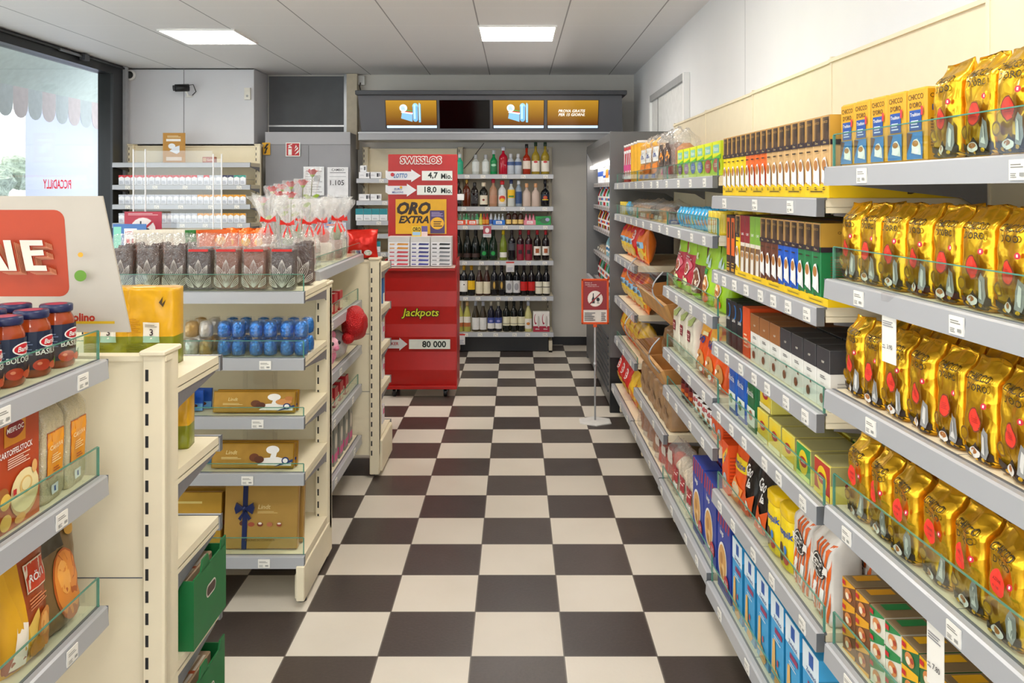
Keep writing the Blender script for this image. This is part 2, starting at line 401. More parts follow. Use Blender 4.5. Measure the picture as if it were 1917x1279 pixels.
kbox('orabox', 'coffee_box', 'coffee box', 'plain orange coffee box', 'orange coffee boxes', .07, .1, .15, '#e2521c', [('l', .2, .2, .8, .5, 4, '#f6d0b0')])
def praline(key, top, n_):
    kbox(key, 'praline_box', 'praline box', 'white praline box with %s top' % n_, 'white praline boxes with %s tops' % n_, .086, .085, .14, '#e9e6df',
         [('r', 0, .62, 1, 1, top), ('t', 'noir', .5, .78, .05, '#e9e2d4', .4), ('l', .3, .5, .7, .56, 2, '#555555'), ('e', .62, .34, .05, .035, '#5a3a24'), ('e', .42, .16, .14, .08, '#7a4a2a'), ('t', 'napoli', .5, .42, .06, '#c9c6bf', .6)],
         side=[('r', 0, .62, 1, 1, top), ('l', .2, .1, .8, .5, 8, '#b9b6af')], top=[('r', 0, 0, 1, 1, top), ('r', .48, 0, .52, 1, '#2a2320')])
praline('prb', '#9a6234', 'brown'); praline('prk', '#3a3a3e', 'charcoal')
def tea(key, c, n_, y2):
    kbox(key, 'tea_box', 'tea box', '%s tea box' % n_, 'small tea boxes', .105, .13, .085, '#e6da6a',
         [('r', .03, .03, .97, .97, c), ('e', .5, .5, .3, .36, YEL), ('e', .5, .52, .24, .15, '#b3202a'), ('t', 'Lipton', .5, .52, .12, WH, .4), ('r', .03, .03, .97, .18, y2)],
         side=[('r', 0, .5, 1, 1, '#a9a06a'), ('e', .5, .5, .25, .12, '#8f1f2a'), ('t', 'Lipton', .5, .5, .1, WH, .4)], top=[('r', .04, .04, .96, .96, '#b5b07c')])
tea('tey', '#f0d23c', 'yellow', '#f7f0c0'); tea('teg', '#2f9a52', 'green', '#d8e87a'); tea('ter', '#c4352c', 'red', '#f0d23c')
kpouch('herbb', 'herb_tea_packet', 'tea packet', 'blue herbal tea packet', 'herbal tea packets', .1, .05, .15, 'brick', '#1c5fc0', [('r', .1, .1, .9, .45, '#e8eee6'), ('e', .4, .3, .2, .1, '#5f8a4a'), ('t', 'Ricola', .5, .75, .13, WH, .85, .2)], .001, 5, 8, 8)
kpouch('herbg', 'herb_tea_packet', 'tea packet', 'green herbal tea packet', 'herbal tea packets', .1, .05, .15, 'brick', '#146b3a', [('r', .1, .1, .9, .45, '#dfe8da'), ('e', .5, .3, .2, .1, '#b06a4a'), ('t', 'Ricola', .5, .75, .13, WH, .85, .2)], .001, 5, 8, 8)
kpouch('ovob', 'malt_drink_bag', 'drink powder bag', 'orange malt drink refill bag', 'orange malt drink bags', .13, .07, .2, 'doy', '#e2571a',
       [('r', .04, .55, .96, .75, YEL), ('t', 'ovomaltine', .5, .65, .12, '#1c3f9a', .85, .2), ('p', [(.1,.1),(.45,.45),(.9,.3),(.8,.05)], '#f08a3a'), ('e', .55, .25, .25, .12, '#d8c0a0')], .004, 9)
kpouch('ovog', 'muesli_bag', 'muesli bag', 'orange crunchy muesli bag', 'orange muesli bags', .16, .08, .225, 'doy', '#e8581a',
       [('p', [(.0,.5),(1,.78),(1,.95),(.3,.85)], '#f3b03a'), ('t', 'ovo', .45, .6, .13, '#1c3f9a', .6, .2, .02), ('r', .5, .68, .92, .74, '#f7e9b0'), ('e', .5, .25, .36, .17, '#c98a4a'),
        ('e', .38, .3, .08, .04, WH), ('e', .6, .2, .07, .04, WH), ('e', .55, .33, .06, .03, '#8a4a1c'), ('e', .75, .12, .08, .04, WH), ('e', .2, .15, .08, .04, WH), ('e', .45, .12, .06, .03, '#8a4a1c')], .004, 12)
kpouch('cola', 'caramel_bag', 'drink powder bag', 'black chocolate drink bag with white lettering', 'black chocolate drink bags', .14, .08, .21, 'doy', '#17120f',
       [('t', 'Cao', .45, .68, .16, WH, .7, .3, .02), ('t', 'la', .6, .52, .13, WH, .4, .3, .02), ('p', [(.1,.08),(.3,.42),(.6,.3),(.9,.4),(.85,.06)], '#d9571c'), ('e', .6, .2, .12, .07, '#f0e4d8')], .005, 15)
def nesq():
    o = empty('cocoa_tub'); P_ = [(.045,0),(.052,.01),(.053,.05),(.046,.08),(.053,.11),(.054,.135),(.05,.14)]
    MB().lathe(P_, mat('#f4d515', .35, 0, 'plain'), n=24, sq=4).obj('tub', o, True)
    MB().lathe([(.054,.138),(.056,.142),(.056,.165),(.05,.171)], mat('#f2c80a', .3, 0, 'plain'), n=24, sq=4).obj('lid', o, True)
    mb = MB(); klabel(mb, .0535, .01, .125, '#f4d515', -80, 80, L=[('t', 'Nesquik', .5, .78, .22, '#1c50b0', .7, .1, .02), ('e', .4, .3, .1, .22, '#5a3420'), ('e', .62, .22, .1, .12, '#c4352c'), ('e', .6, .42, .06, .1, '#3a7fd0')], sq=4)
    mb.obj('paper_label', o); return o
kind('nesq', 'cocoa_tub', 'cocoa tub', 'yellow plastic cocoa powder tub', 'yellow cocoa tubs', .108, .108, .171, nesq)
kpouch('carom', 'coffee_bean_bag', 'coffee bag', 'orange striped bag, black emblem', 'orange striped coffee bags', .125, .08, .22, 'coffee', '#ded8cf',
       [('s', .04, .04, .96, .86, 6, .4, '#dd6114'), ('p', [(.1,.1),(.25,.1),(.4,.35),(.25,.35)], WH), ('p', [(.5,.1),(.65,.1),(.75,.35),(.6,.35)], WH), ('e', .5, .56, .33, .14, '#1b1a1c'), ('e', .5, .56, .3, .125, '#efeae2'), ('e', .5, .56, .27, .11, '#1b1a1c'),
        ('r', .08, .53, .92, .61, '#efeae2'), ('t', 'CAROM', .5, .57, .055, '#1b1a1c', .72, 0, .02), ('t', 'speciale', .5, .49, .03, WH, .36)], .004, 18, 20, 22)
def foodbox(key, c1, c2, n_):
    kbox(key, 'food_carton', 'food carton', 'small %s food carton' % n_, 'small stacked food cartons', .062, .09, .052, c1,
         [('p', [(0,.55),(1,.95),(1,1),(0,1)], c2), ('p', [(0,0),(1,0),(1,.18),(0,.05)], c2), ('e', .5, .45, .28, .25, '#d98a4a'), ('e', .42, .38, .13, .13, '#f0e2c6'), ('e', .66, .5, .1, .1, '#b0402a'), ('r', .06, .74, .3, .92, '#c9242c')],
         top=[('r', 0, 0, 1, 1, '#a08a6a'), ('r', .05, .05, .95, .95, '#8a7454'), ('r', .1, .2, .5, .8, c2)])
foodbox('fb', '#7a4a28', '#e8a51c', 'brown and yellow'); foodbox('fg', '#e0dccc', '#2a8a4a', 'green and white'); foodbox('fy', '#2a6b3c', '#f2b81c', 'yellow and green')
kbox('zwie', 'rusk_box', 'rusk box', 'tall blue box picturing rusks', 'tall blue rusk boxes', .105, .12, .235, '#3aa0d8',
     [('r', 0, .72, 1, 1, '#dfeef7'), ('r', .4, .82, .68, .96, '#1f56a8'), ('t', 'Zwieback', .55, .76, .05, '#1f4a8a', .8, .2), ('r', .35, .6, .9, .66, '#9a2a5a'), ('l', .3, .52, .8, .58, 2, '#dfeef7'),
      ('p', [(.1,.1),(.2,.5),(.38,.52),(.42,.12)], '#e8b566'), ('p', [(.3,.04),(.5,.22),(.9,.1),(.7,.02)], '#dfa452'), ('e', .6, .3, .06, .04, '#c23a34')],
     side=[('r', 0, 0, 1, .8, '#1f7fb0'), ('t', 'Zwieback', .5, .7, .06, '#16324a', .8), ('r', .1, .58, .9, .63, '#7a2a5a'), ('p', [(.2,.15),(.3,.35),(.8,.38),(.85,.12)], '#d98a3a')])
kbox('cereal', 'cereal_box', 'cereal box', 'blue and red cereal box', 'blue cereal boxes', .19, .07, .28, '#2a3f9a',
     [('s', 0, .8, 1, 1, 5, .08, '#a82a4a'), ('t', 'lungs', .35, .72, .09, WH, .5, .1, .02), ('e', .42, .38, .34, .24, WH), ('e', .42, .38, .3, .21, '#d9a45c'), ('e', .36, .42, .1, .07, '#b97f3a'), ('e', .5, .3, .1, .07, '#f0c88a'), ('e', .4, .26, .1, .05, '#b97f3a'),
      ('e', .76, .2, .17, .09, '#c22a3a'), ('t', '25%', .76, .2, .06, WH, .25)], side=[('l', .1, .1, .9, .7, 18, '#5a6cb8')])
kbox('mueb', 'cereal_bar_box', 'cereal bar box', 'bright green snack box with purple oval', 'bright green snack boxes', .125, .1, .12, '#c3d51c',
     [('r', .0, .55, 1, 1, '#d6de1a'), ('r', .1, .66, .8, .9, '#7fc0a8'), ('t', 'Nature', .45, .78, .13, WH, .6), ('p', [(0,.35),(1,.5),(1,.62),(0,.5)], '#5fb52e'), ('e', .5, .3, .36, .18, '#9a3a9a'), ('l', .28, .26, .7, .38, 3, WH), ('r', .1, .03, .9, .1, '#e8e4d0')])
kbox('muer', 'cereal_bar_box', 'cereal bar box', 'bright green snack box with red oval', 'bright green snack boxes', .125, .1, .12, '#c3d51c',
     [('r', .0, .55, 1, 1, '#d6de1a'), ('r', .1, .66, .8, .9, '#7fc0a8'), ('t', 'Nature', .45, .78, .13, WH, .6), ('p', [(0,.35),(1,.5),(1,.62),(0,.5)], '#5fb52e'), ('e', .5, .3, .4, .2, '#dd3a4a'), ('l', .28, .26, .7, .38, 3, WH)])
kbox('mueu', 'cereal_bar_box', 'cereal bar box', 'bright green snack box with blue oval', 'bright green snack boxes', .125, .1, .12, '#c3d51c',
     [('r', .0, .55, 1, 1, '#d6de1a'), ('r', .1, .66, .8, .9, '#7fc0a8'), ('t', 'Nature', .45, .78, .13, WH, .6), ('p', [(0,.35),(1,.5),(1,.62),(0,.5)], '#5fb52e'), ('e', .5, .3, .36, .18, '#5a6fd0'), ('l', .28, .26, .7, .38, 3, WH)])
kround('can', 'crisp_tube', 'crisp tube', 'tall red and white crisp tube', 'crisp tubes', [(.04,0),(.042,.004),(.042,.22),(.04,.225)], mat('#c93a3a', .35), ([(.043,.222),(.043,.236),(.02,.238)], mat('#f0e9e4', .4)), [(.042, .02, .2, '#e8e2e2', dict(L=[('s', 0, .1, 1, .9, 5, .1, '#c43a4a'), ('r', .1, .3, .9, .5, '#d94a8a'), ('l', .2, .55, .8, .9, 4, '#3a4a8a')]))])
kround('cany', 'crisp_tube', 'crisp tube', 'tall yellow crisp tube', 'crisp tubes', [(.04,0),(.042,.004),(.042,.22),(.04,.225)], mat('#f2ac18', .35), ([(.043,.222),(.043,.236),(.02,.238)], mat('#f0e9e4', .4)), [(.042, .02, .2, '#f2b41c')])
def bread(key, c, name_, desc, L, w=.2, d=.1, h=.24, film='#efe9e2', g='bagged loaves'):
    def fn():
        o = empty(name_); mb = MB(); pouch(mb, w*.9, d*.85, h*.72, 'loaf', mat(c, .8, 0, 'crumb', 90, .6, var=.2), .006, 10, 12) if 0 else pouch(mb, w*.9, d*.85, h*.72, 'loaf', 4, mat(c, .8, 0, 'crumb', 90, .6, var=.2), .006, 10, 12)
        mb.obj('bread', o, True)
        mb = MB(); yf = pouch(mb, w, d, h, 'coffee', 8, FILM, .006, 14, 16)
        mb.obj('film_wrap', o, True)
        if L:
            mb = MB(); f = Face(mb, w, h, lambda x, z, o_: (x-w/2, yf(x-w/2, z)-.001-o_, z), .0003); f.sub = 6; f.draw(L); mb.obj('printed_label', o)
        return o
    kind(key, name_, name_.replace('_', ' '), desc, g, w, d, h, fn)
bread('toast', '#d9a968', 'bagged_loaf', 'toast loaf in orange and white wrap', [('r', .05, .4, .95, .7, '#f0efe9'), ('p', [(.1,.1),(.9,.2),(.9,.38),(.1,.34)], '#ef8a2a'), ('p', [(.05,.72),(.95,.72),(.7,.9),(.3,.9)], '#f0b040'), ('r', .2, .05, .7, .14, '#24469a'), ('t', 'Toast', .5, .55, .12, '#24469a', .7)])
bread('darkb', '#6b4630', 'bagged_loaf', 'dark loaf in clear bag with pink mark', [('p', [(.2,.3),(.5,.2),(.8,.3),(.7,.7),(.3,.7)], '#4a3a34'), ('e', .5, .45, .2, .1, '#ef9a3a'), ('e', .75, .16, .1, .07, '#e23a8a'), ('l', .35, .55, .65, .66, 3, WH)])
bread('brownb', '#a5683a', 'bagged_loaf', 'brown loaf in clear bag', None, .2, .11, .22)
bread('paleb', '#d8c8ae', 'bagged_pasta', 'pale pasta bag with red label', [('r', .2, .3, .8, .55, '#a8343a'), ('r', .3, .15, .7, .27, '#ece8e0'), ('l', .3, .36, .7, .5, 3, '#ecd8d0')], .15, .09, .23, g='bagged dry goods')
bread('redb', '#c8452c', 'bagged_sweets', 'red sweets in clear bag', [('p', [(.2,.5),(.8,.5),(.9,.8),(.1,.8)], '#cfc6ba')], .14, .1, .2, g='bagged sweets')
bread('roll', '#c98f56', 'bagged_rolls', 'bread rolls in crinkled clear bag', [('r', .3, .1, .7, .3, '#ece6da'), ('l', .34, .14, .66, .27, 3, '#8a7a6a')], .12, .1, .1, g='bagged rolls')
bread('rolld', '#5f4234', 'bagged_rolls', 'dark pastry in crinkled clear bag', [('r', .3, .1, .7, .3, '#e08a4a')], .12, .1, .11, g='bagged rolls')
kpouch('minb', 'snack_packet', 'snack packet', 'small sky blue snack packet', 'small sky blue snack packets', .055, .04, .085, 'pillow', '#3ab0e4', [('p', [(.2,.2),(.5,.7),(.8,.3),(.6,.1)], '#d9a860'), ('e', .5, .78, .25, .08, WH)], .002, 3, 8, 10)
kpouch('miny', 'snack_packet', 'snack packet', 'small yellow snack packet', 'small yellow snack packets', .06, .05, .08, 'brick', '#f0cf3a', [('r', .08, .06, .92, .7, '#e9e2c6'), ('p', [(.45,.1),(.55,.1),(.6,.6),(.4,.6)], '#c98a4a')], .001, 3, 8, 8)
kpouch('grano', 'muesli_pouch', 'muesli pouch', 'red and green fruit muesli pouch', 'muesli pouches', .185, .09, .225, 'doy', '#b8283c',
       [('r', .02, .72, .98, .97, '#9ac81c'), ('r', .02, .02, .98, .16, '#8fbe22'), ('e', .35, .78, .18, .06, '#e6f0c8'), ('e', .5, .52, .4, .13, '#d86a7a'), ('e', .55, .46, .24, .12, '#f0e6e0'), ('e', .55, .46, .19, .09, '#a0522a'), ('e', .3, .24, .15, .07, '#dfe8b0'), ('e', .62, .22, .15, .07, '#dfe8b0'), ('e', .3, .24, .1, .045, '#9a3a4a'), ('l', .2, .62, .85, .7, 2, '#f4e0e0')], .004, 31)
kpouch('granc', 'muesli_pouch', 'muesli pouch', 'brown and green chocolate muesli pouch', 'muesli pouches', .185, .09, .225, 'doy', '#6a3524',
       [('r', .02, .6, .98, .97, '#9ac81c'), ('r', .02, .02, .98, .12, '#8fbe22'), ('e', .4, .74, .16, .06, '#e6f0c8'), ('e', .55, .35, .32, .2, '#d9cfc6'), ('e', .55, .35, .27, .16, '#7a4428'), ('e', .45, .38, .07, .04, '#e8d8c0'), ('e', .65, .3, .07, .04, '#e8d8c0'), ('e', .25, .16, .1, .05, '#dfe8b0')], .004, 33)
kpouch('grang', 'muesli_pouch', 'muesli pouch', 'lime green fruit muesli pouch', 'muesli pouches', .185, .09, .235, 'doy', '#a2cf1e',
       [('p', [(.2,.66),(.35,.84),(.5,.66)], '#cfe8e6'), ('p', [(.45,.62),(.6,.78),(.75,.62)], '#cfe8e6'), ('r', .05, .5, .5, .58, '#2a9a4a'), ('e', .45, .34, .34, .15, '#f0ead8'), ('e', .45, .34, .29, .12, '#d08a44'), ('e', .4, .37, .08, .04, '#f0d0a0'), ('e', .55, .3, .08, .04, '#b05a2c'), ('e', .62, .14, .2, .09, '#e86a2a'), ('e', .58, .16, .1, .05, '#f6c04a'), ('e', .25, .14, .1, .06, '#f0dfa8')], .004, 35)
kpouch('rice', 'rice_bag', 'rice bag', 'cream rice bag with red label', 'cream paper rice bags', .17, .08, .22, 'coffee', '#e9e2cf', [('r', .08, .42, .5, .62, '#8a2430'), ('l', .14, .46, .44, .58, 3, '#e0c8c0'), ('p', [(.2,.7),(.6,.95),(.9,.8),(.6,.72)], '#b9c87a'), ('l', .1, .08, .9, .3, 6, '#d4cbb4')], .004, 38)
kpouch('rust', 'rustic_bag', 'bread bag', 'brown paper bread bag', 'brown paper bread bags', .16, .1, .2, 'coffee', '#a2805c', [('p', [(.2,.3),(.8,.3),(.8,.5),(.2,.5)], '#8a6a4a')], .008, 41)
kpouch('chipo', 'crisp_bag', 'crisp bag', 'orange and yellow crisp bag with dark lettering', 'crisp bags', .24, .11, .23, 'pillow', '#ee7a1c', [('p', [(.05,.1),(.5,.3),(.95,.15),(.95,.5),(.05,.45)], '#f2cf4a'), ('r', .15, .42, .9, .58, '#9ac8e8'), ('t', 'tomilch', .52, .5, .11, '#16181c', .75, .2, .02), ('e', .55, .22, .3, .12, '#e6c87a'), ('e', .7, .82, .16, .09, '#c8242c')], .006, 44)
kpouch('chipr', 'crisp_bag', 'crisp bag', 'red crisp bag with white lettering', 'crisp bags', .24, .11, .23, 'pillow', '#cf241c', [('e', .5, .7, .26, .14, '#f0e6e0'), ('e', .5, .7, .22, .11, '#cf241c'), ('t', 'zw', .5, .7, .09, WH, .3), ('e', .45, .3, .34, .16, '#e8b03a'), ('e', .55, .26, .18, .1, '#f2d060')], .006, 46)
kpouch('chipm', 'crisp_bag', 'crisp bag', 'yellow and red patterned crisp bag', 'crisp bags', .24, .11, .22, 'pillow', '#efbf2a', [('t', 'Chips', .5, .72, .15, '#c8242c', .8, .2, .02), ('e', .5, .4, .34, .18, '#e8862a'), ('e', .38, .36, .12, .07, '#f6dc6a'), ('e', .62, .44, .12, .07, '#f6dc6a'), ('p', [(.1,.06),(.9,.06),(.9,.2),(.1,.24)], '#d23a2a'), ('l', .2, .1, .7, .18, 2, WH)], .006, 48)
kround('nut', 'spread_jar', 'spread jar', 'hazelnut spread jar with white lid', 'hazelnut spread jars', [(.036,0),(.04,.01),(.042,.05),(.036,.085),(.036,.092)], mat('#3a1d10', .15), ([(.039,.09),(.04,.092),(.04,.112),(.036,.115)], mat('#efece6', .4)), [(.041, .015, .075, '#f2efe9', dict(L=[('t', 'nutella', .5, .7, .3, '#c8242c', .8, 0, .02), ('e', .5, .25, .2, .2, '#a86a3a')]))], n=18)
kround('djar', 'preserve_jar', 'preserve jar', 'dark preserve jar with black lid', 'dark preserve jars', [(.03,0),(.034,.01),(.034,.08),(.03,.09)], mat('#4a1518', .15), ([(.033,.088),(.034,.09),(.034,.108),(.03,.11)], mat('#1d1b1e', .4)), [(.034, .02, .065, '#8a2a22', dict(L=[('r', .2, .2, .8, .5, '#d96a2a')]))], n=14)
kbox('ovobx', 'biscuit_box', 'biscuit box', 'orange malt biscuit box with blue lettering', 'orange malt biscuit boxes', .075, .06, .165, '#e8551a', [('p', [(.1,.5),(.9,.85),(.9,.95),(.1,.7)], '#f3c43a'), ('t', 'Ovo', .5, .72, .1, '#2a6ab8', .7, .2, .02, 'C', 60), ('e', .5, .25, .3, .15, '#b9c8d8'), ('e', .5, .22, .2, .08, '#c98a4a')], side=[('l', .1, .1, .9, .8, 10, '#c23f10')])
# left near gondola
def sauce(key, txt, c2, n_):
    def fn():
        o = empty('sauce_jar'); P_ = [(.031,0),(.0355,.006),(.036,.02),(.036,.085),(.034,.1),(.028,.112),(.028,.117)]
        MB().lathe(P_, mat('#963a14', .1, 0, 'paper', var=.3), n=28).obj('jar', o, True)
        MB().lathe([(.0305,.114),(.032,.116),(.032,.127),(.03,.1295),(.006,.1295)], mat('#1f2750', .3, 0, 'plain'), n=28).obj('lid', o, True)
        mb = MB(); mb.lathe([(.021,.1296),(.021,.1299)], mat('#9a2f4a', .4), n=20); mb.obj('lid_print', o)
        mb = MB(); klabel(mb, .0362, .016, .09, '#16233f', -115, 115, L=[('e', .5, .72, .17, .16, WH), ('e', .5, .72, .15, .13, '#c9202c'), ('t', 'Barilla', .5, .72, .13, WH, .22, .2, .02),
              ('t', txt, .5, .46, .15, WH, .48, 0, .012), ('e', .36, .12, .11, .15, '#c4341e'), ('e', .33, .16, .03, .04, '#ef8a6a'), ('e', .52, .08, .07, .1, '#d8502c'), ('e', .62, .16, .07, .1, c2), ('e', .68, .08, .06, .08, c2), ('l', .1, .4, .25, .8, 6, '#7c89a8'), ('e', .14, .16, .03, .06, '#3a9a5a')])
        mb.obj('paper_label', o); return o
    kind(key, 'sauce_jar', 'sauce jar', n_, 'tomato sauce jars', .073, .073, .1295, fn)
sauce('jarb', 'BOLOGNESE', '#e0743a', 'tomato sauce jar reading BOLOGNESE'); sauce('jarv', 'BASILICO', '#4f9a32', 'tomato sauce jar reading BASILICO')
kbox('kart', 'mash_box', 'potato mash box', 'dark orange box reading KARTOFFELSTOCK', 'potato mash boxes', .15, .06, .23, '#b5431a',
     [('r', .0, 0, 1, .3, '#c9602a'), ('p', [(.22,.74),(.68,.74),(.68,1),(.22,1)], '#d98a1e'), ('e', .45, .87, .2, .075, '#8a1420'), ('t', 'MEIFLOC', .45, .875, .045, WH, .36, 0, .015), ('t', 'KARTOFFELSTOCK', .46, .68, .055, WH, .72, 0, .014),
      ('l', .28, .54, .76, .64, 5, '#f0d0b8'), ('e', .64, .26, .31, .2, '#d9b070'), ('e', .64, .29, .31, .19, '#f2dfa6'), ('e', .66, .33, .14, .08, '#e2bc72'), ('e', .66, .34, .1, .055, '#f2dfa6'), ('e', .84, .46, .06, .06, '#e8b068'),
      ('e', .14, .34, .13, .07, '#a5652c'), ('e', .2, .28, .11, .07, '#f0c65a'), ('e', .2, .1, .12, .07, '#e8b85a'), ('e', .5, .07, .12, .04, '#e0a24a'), ('r', .35, .3, .42, .35, '#c9242c')],
     side=[('l', .1, .1, .9, .5, 10, '#d98a5a'), ('r', .2, .7, .8, .85, '#d98a1e')])
def grain(key, c):
    def fn():
        w, d, h = .085, .06, .215; o = empty('rice_packet'); mb = MB(); yf = pouch(mb, w, d, h, 'coffee', 52, mat(c, .5, 0, 'crumb', 400, .5, var=.12), .003, 16, 18); mb.obj('rice_brick', o, True)
        mb = MB(); f = Face(mb, w, h, lambda x, z, q: (x-w/2, yf(x-w/2, z)-.0015-q, z), .0003); f.sub = 5
        f.draw([('r', .12, .24, .86, .68, '#b4501a'), ('r', .14, .25, .84, .67, '#eb9a1e'), ('t', 'CAROLINA', .5, .53, .045, '#fbe9b8', .6, 0, .01), ('l', .3, .38, .72, .47, 4, '#fbe0a0'), ('l', .4, .29, .7, .34, 2, '#b4501a'), ('r', .3, .08, .62, .17, '#e6e8ea'), ('r', .42, .1, .5, .15, '#3a5a9a')]); mb.obj('paper_label', o)
        mb = MB(); pouch(mb, w, d, h, 'coffee', 52, FILM, .003, 14, 16, off=.0015); mb.obj('film_wrap', o, True)
        return o
    kind(key, 'rice_packet', 'rice packet', 'clear rice packet with orange label', 'clear rice packets', .085, .06, .215, fn)
grain('grain', '#cdbd92')
kpouch('snky', 'snack_bag', 'snack bag', 'yellow and brown savoury mix bag', 'savoury mix bags', .19, .07, .25, 'doy', '#a04a22',
       [('p', [(0,0),(.42,0),(.3,.98),(0,.98)], '#dca41c'), ('p', [(.3,.02),(.75,.02),(.6,.4),(.36,.3)], '#e8c05a'), ('p', [(.08,.05),(.2,.4),(.38,.35),(.3,.05)], '#efe2d0'), ('r', .42, .55, .88, .78, '#e8d8c0'), ('r', .44, .56, .86, .77, '#c9401c'), ('t', 'RÖSTI', .65, .66, .08, WH, .34, 0, .02), ('l', .42, .42, .84, .52, 4, '#d98a5a'),
        ('e', .74, .22, .2, .15, '#d98a3a'), ('e', .7, .25, .12, .09, '#eeb060'), ('e', .5, .12, .16, .07, '#c8862a')], .004, 55)
kpouch('snko', 'snack_bag', 'snack bag', 'clear fronted bag of breaded cutlets', 'savoury mix bags', .17, .07, .21, 'doy', '#7a5f38', [('e', .55, .42, .32, .34, '#b85a1c'), ('e', .55, .43, .29, .31, '#e08a34'), ('e', .48, .5, .14, .16, '#efa84e'), ('r', .1, .78, .6, .92, '#3c3426'), ('e', .8, .9, .12, .06, '#d9a23a')], .004, 57)
kpouch('redpk', 'snack_bag', 'snack bag', 'small red snack bag', 'small red snack bags', .14, .06, .14, 'pillow', '#b81c1c', [('r', .1, .5, .9, .8, '#e4d8cc')], .004, 58)
# end display facing the camera
def choco(key, c, n_, crumb=0):
    def fn():
        w, d, h = .118, .07, .19; o = empty('chocolate_bag')
        mb = MB(); mb.box(-w*.42, -d*.4, .004, w*.42, d*.4, h*.8, mat(c, .45, 0, 'crumb' if crumb else 'paper', 120, .8 if crumb else .1, var=.25 if crumb else .08), .006)
        if crumb:
            for i in range(7): mb.blob((rnd.uniform(-.04,.04), rnd.uniform(-.02,.02), h*.8+rnd.uniform(-.004,.008)), (.014,.014,.012), mat(c, .6, 0, 'crumb', 120, .8, var=.25), 8, 5, .5, i)
        mb.obj('chocolate_slab', o)
        mb = MB(); yf = pouch(mb, w, d, h*1.07, 'coffee', 61+len(key), FILM, .006, 16, 18); mb.obj('film_wrap', o, True)
        mb = MB(); mb.box(-w*.37, -d*.5-.004, h*.745, w*.37, -d*.5+.003, h*.79, mat('#cf2420', .4)); mb.obj('red_strip', o) if not crumb else None
        mb = MB(); lc = mat('#d8d2cc', .5, 0, 'plain'); rr = .0011
        def leaf(x0, ang, ln, wd, nl=5):
            for q in range(nl):
                u = -1 + 2*q/(nl-1); P_ = []
                for s_ in range(9):
                    t = s_/8; b = math.sin(math.pi*t)**.8*wd*u; a = R(ang)
                    X = x0 + math.sin(a)*ln*t + math.cos(a)*b; Z = .012 + math.cos(a)*ln*t - math.sin(a)*b
                    X = max(min(X, w*.46), -w*.46); P_.append((X, yf(X, max(Z, .003))-.003, max(Z, .003)))
                mb.tube(P_, rr, lc, 4)
        leaf(0, 0, .1, .017); leaf(0, -27, .09, .014); leaf(0, 27, .09, .014); leaf(.02, 52, .062, .009, 4); leaf(-.02, -52, .062, .009, 4)
        mb.obj('leaf_print', o); return o
    kind(key, 'chocolate_bag', 'chocolate bag', n_, 'clear bags of chocolate', .118, .07, .19, fn)
choco('chm', '#7f4a32', 'milk chocolate slabs in clear bag'); choco('chd', '#3c2520', 'dark chocolate slabs in clear bag'); choco('chc', '#4a3026', 'broken chocolate pieces in clear bag', 1)
def eggs(key, c, n_, gold=0):
    def fn():
        o = empty('egg_pack'); s_ = .042
        for i in range(2):
            for j in range(2):
                mb = MB(); mm = mat(c, .25, .6, 'foil', 160, .7) if not gold else mat('#c9a15a' if (i+j) % 2 else '#e6e1d8', .3, .5, 'foil', 120, .5)
                mb.lathe([(.012,0),(.019,.003),(.0206,.012),(.0200,.026),(.016,.036),(.006,.039)], mm, ((i-.5)*s_, -.004, .002+j*.044), n=14)
                mb.obj('foil_egg', o, True)
        mb = MB()
        for i in range(2):
            for j in range(2): mb.lathe([(.018,0),(.0215,.006),(.0215,.03),(.017,.042)], PLEX, ((i-.5)*s_, -.004, .001+j*.044), n=14)
        mb.box(-.046, -.026, .0, .046, -.024, .09, PLEX); mb.obj('clear_blister', o); return o
    kind(key, 'egg_pack', 'chocolate egg pack', n_, 'clear packs of foil eggs', .092, .05, .092, fn)
eggs('eggb', '#2b86e0', 'clear pack of four blue foil eggs'); eggs('eggg', '#c9a15a', 'clear pack of gold and silver eggs', 1)
kbox('blub', 'chocolate_bar', 'chocolate bar', 'blue milk chocolate bar', 'chocolate bars', .085, .012, .075, '#1f56b8', [('r', 0, 0, 1, .35, '#6aa8e0'), ('e', .4, .62, .26, .16, '#eef2f6'), ('p', [(.35,.35),(.5,.35),(.48,.6),(.4,.6)], '#eef2f6'), ('e', .55, .24, .24, .1, '#6b3f26')])
def goldbar(key, w, h, n_, nuts):
    def fn():
        mb = MB(); mb.box(-w/2, -.009, 0, w/2, .009, h, GOLDM, .002)
        Face(mb, w, h, lambda x, z, o: (x-w/2, -.009-o, z)).draw([('r', .012, .05, .988, .95, mat('#c79a48', .3, .55, 'paper', var=.1)), ('t', 'Lindt', .24, .62, .16, '#e6cf8a', .3, .2), ('l', .12, .36, .36, .46, 2, '#e6cf8a'), ('p', [(.56,.12),(.64,.4),(.8,.44),(.97,.3),(.97,.1)], '#e8e4de'),
          ('e', .74, .72, .08, .16, '#ece9e4'), ('p', [(.71,.4),(.78,.4),(.8,.7),(.74,.7)], '#ece9e4'), ('e', .52, .42, .06, .16, '#6b3a1e'), ('e', .58, .34, .06, .14, '#5a2e18')] +
          ([('e', .86, .5, .1, .14, '#c98a4a'), ('e', .92, .66, .05, .1, '#b9743a')] if nuts else []) + [('p', [(.76,.05),(.99,.25),(.99,.36),(.84,.18)], '#24366b'), ('e', .9, .3, .045, .14, '#1d2f66'), ('e', .9, .3, .03, .09, '#e6e4e0')])
        return mb.obj('chocolate_bar')
    kind(key, 'chocolate_bar', 'chocolate bar', n_, 'large gold chocolate bars', w, .02, h, fn)
goldbar('gbn', .3, .076, 'long gold chocolate bar picturing nuts and milk', 1); goldbar('gbp', .3, .09, 'long gold chocolate bar picturing pieces and milk', 0)
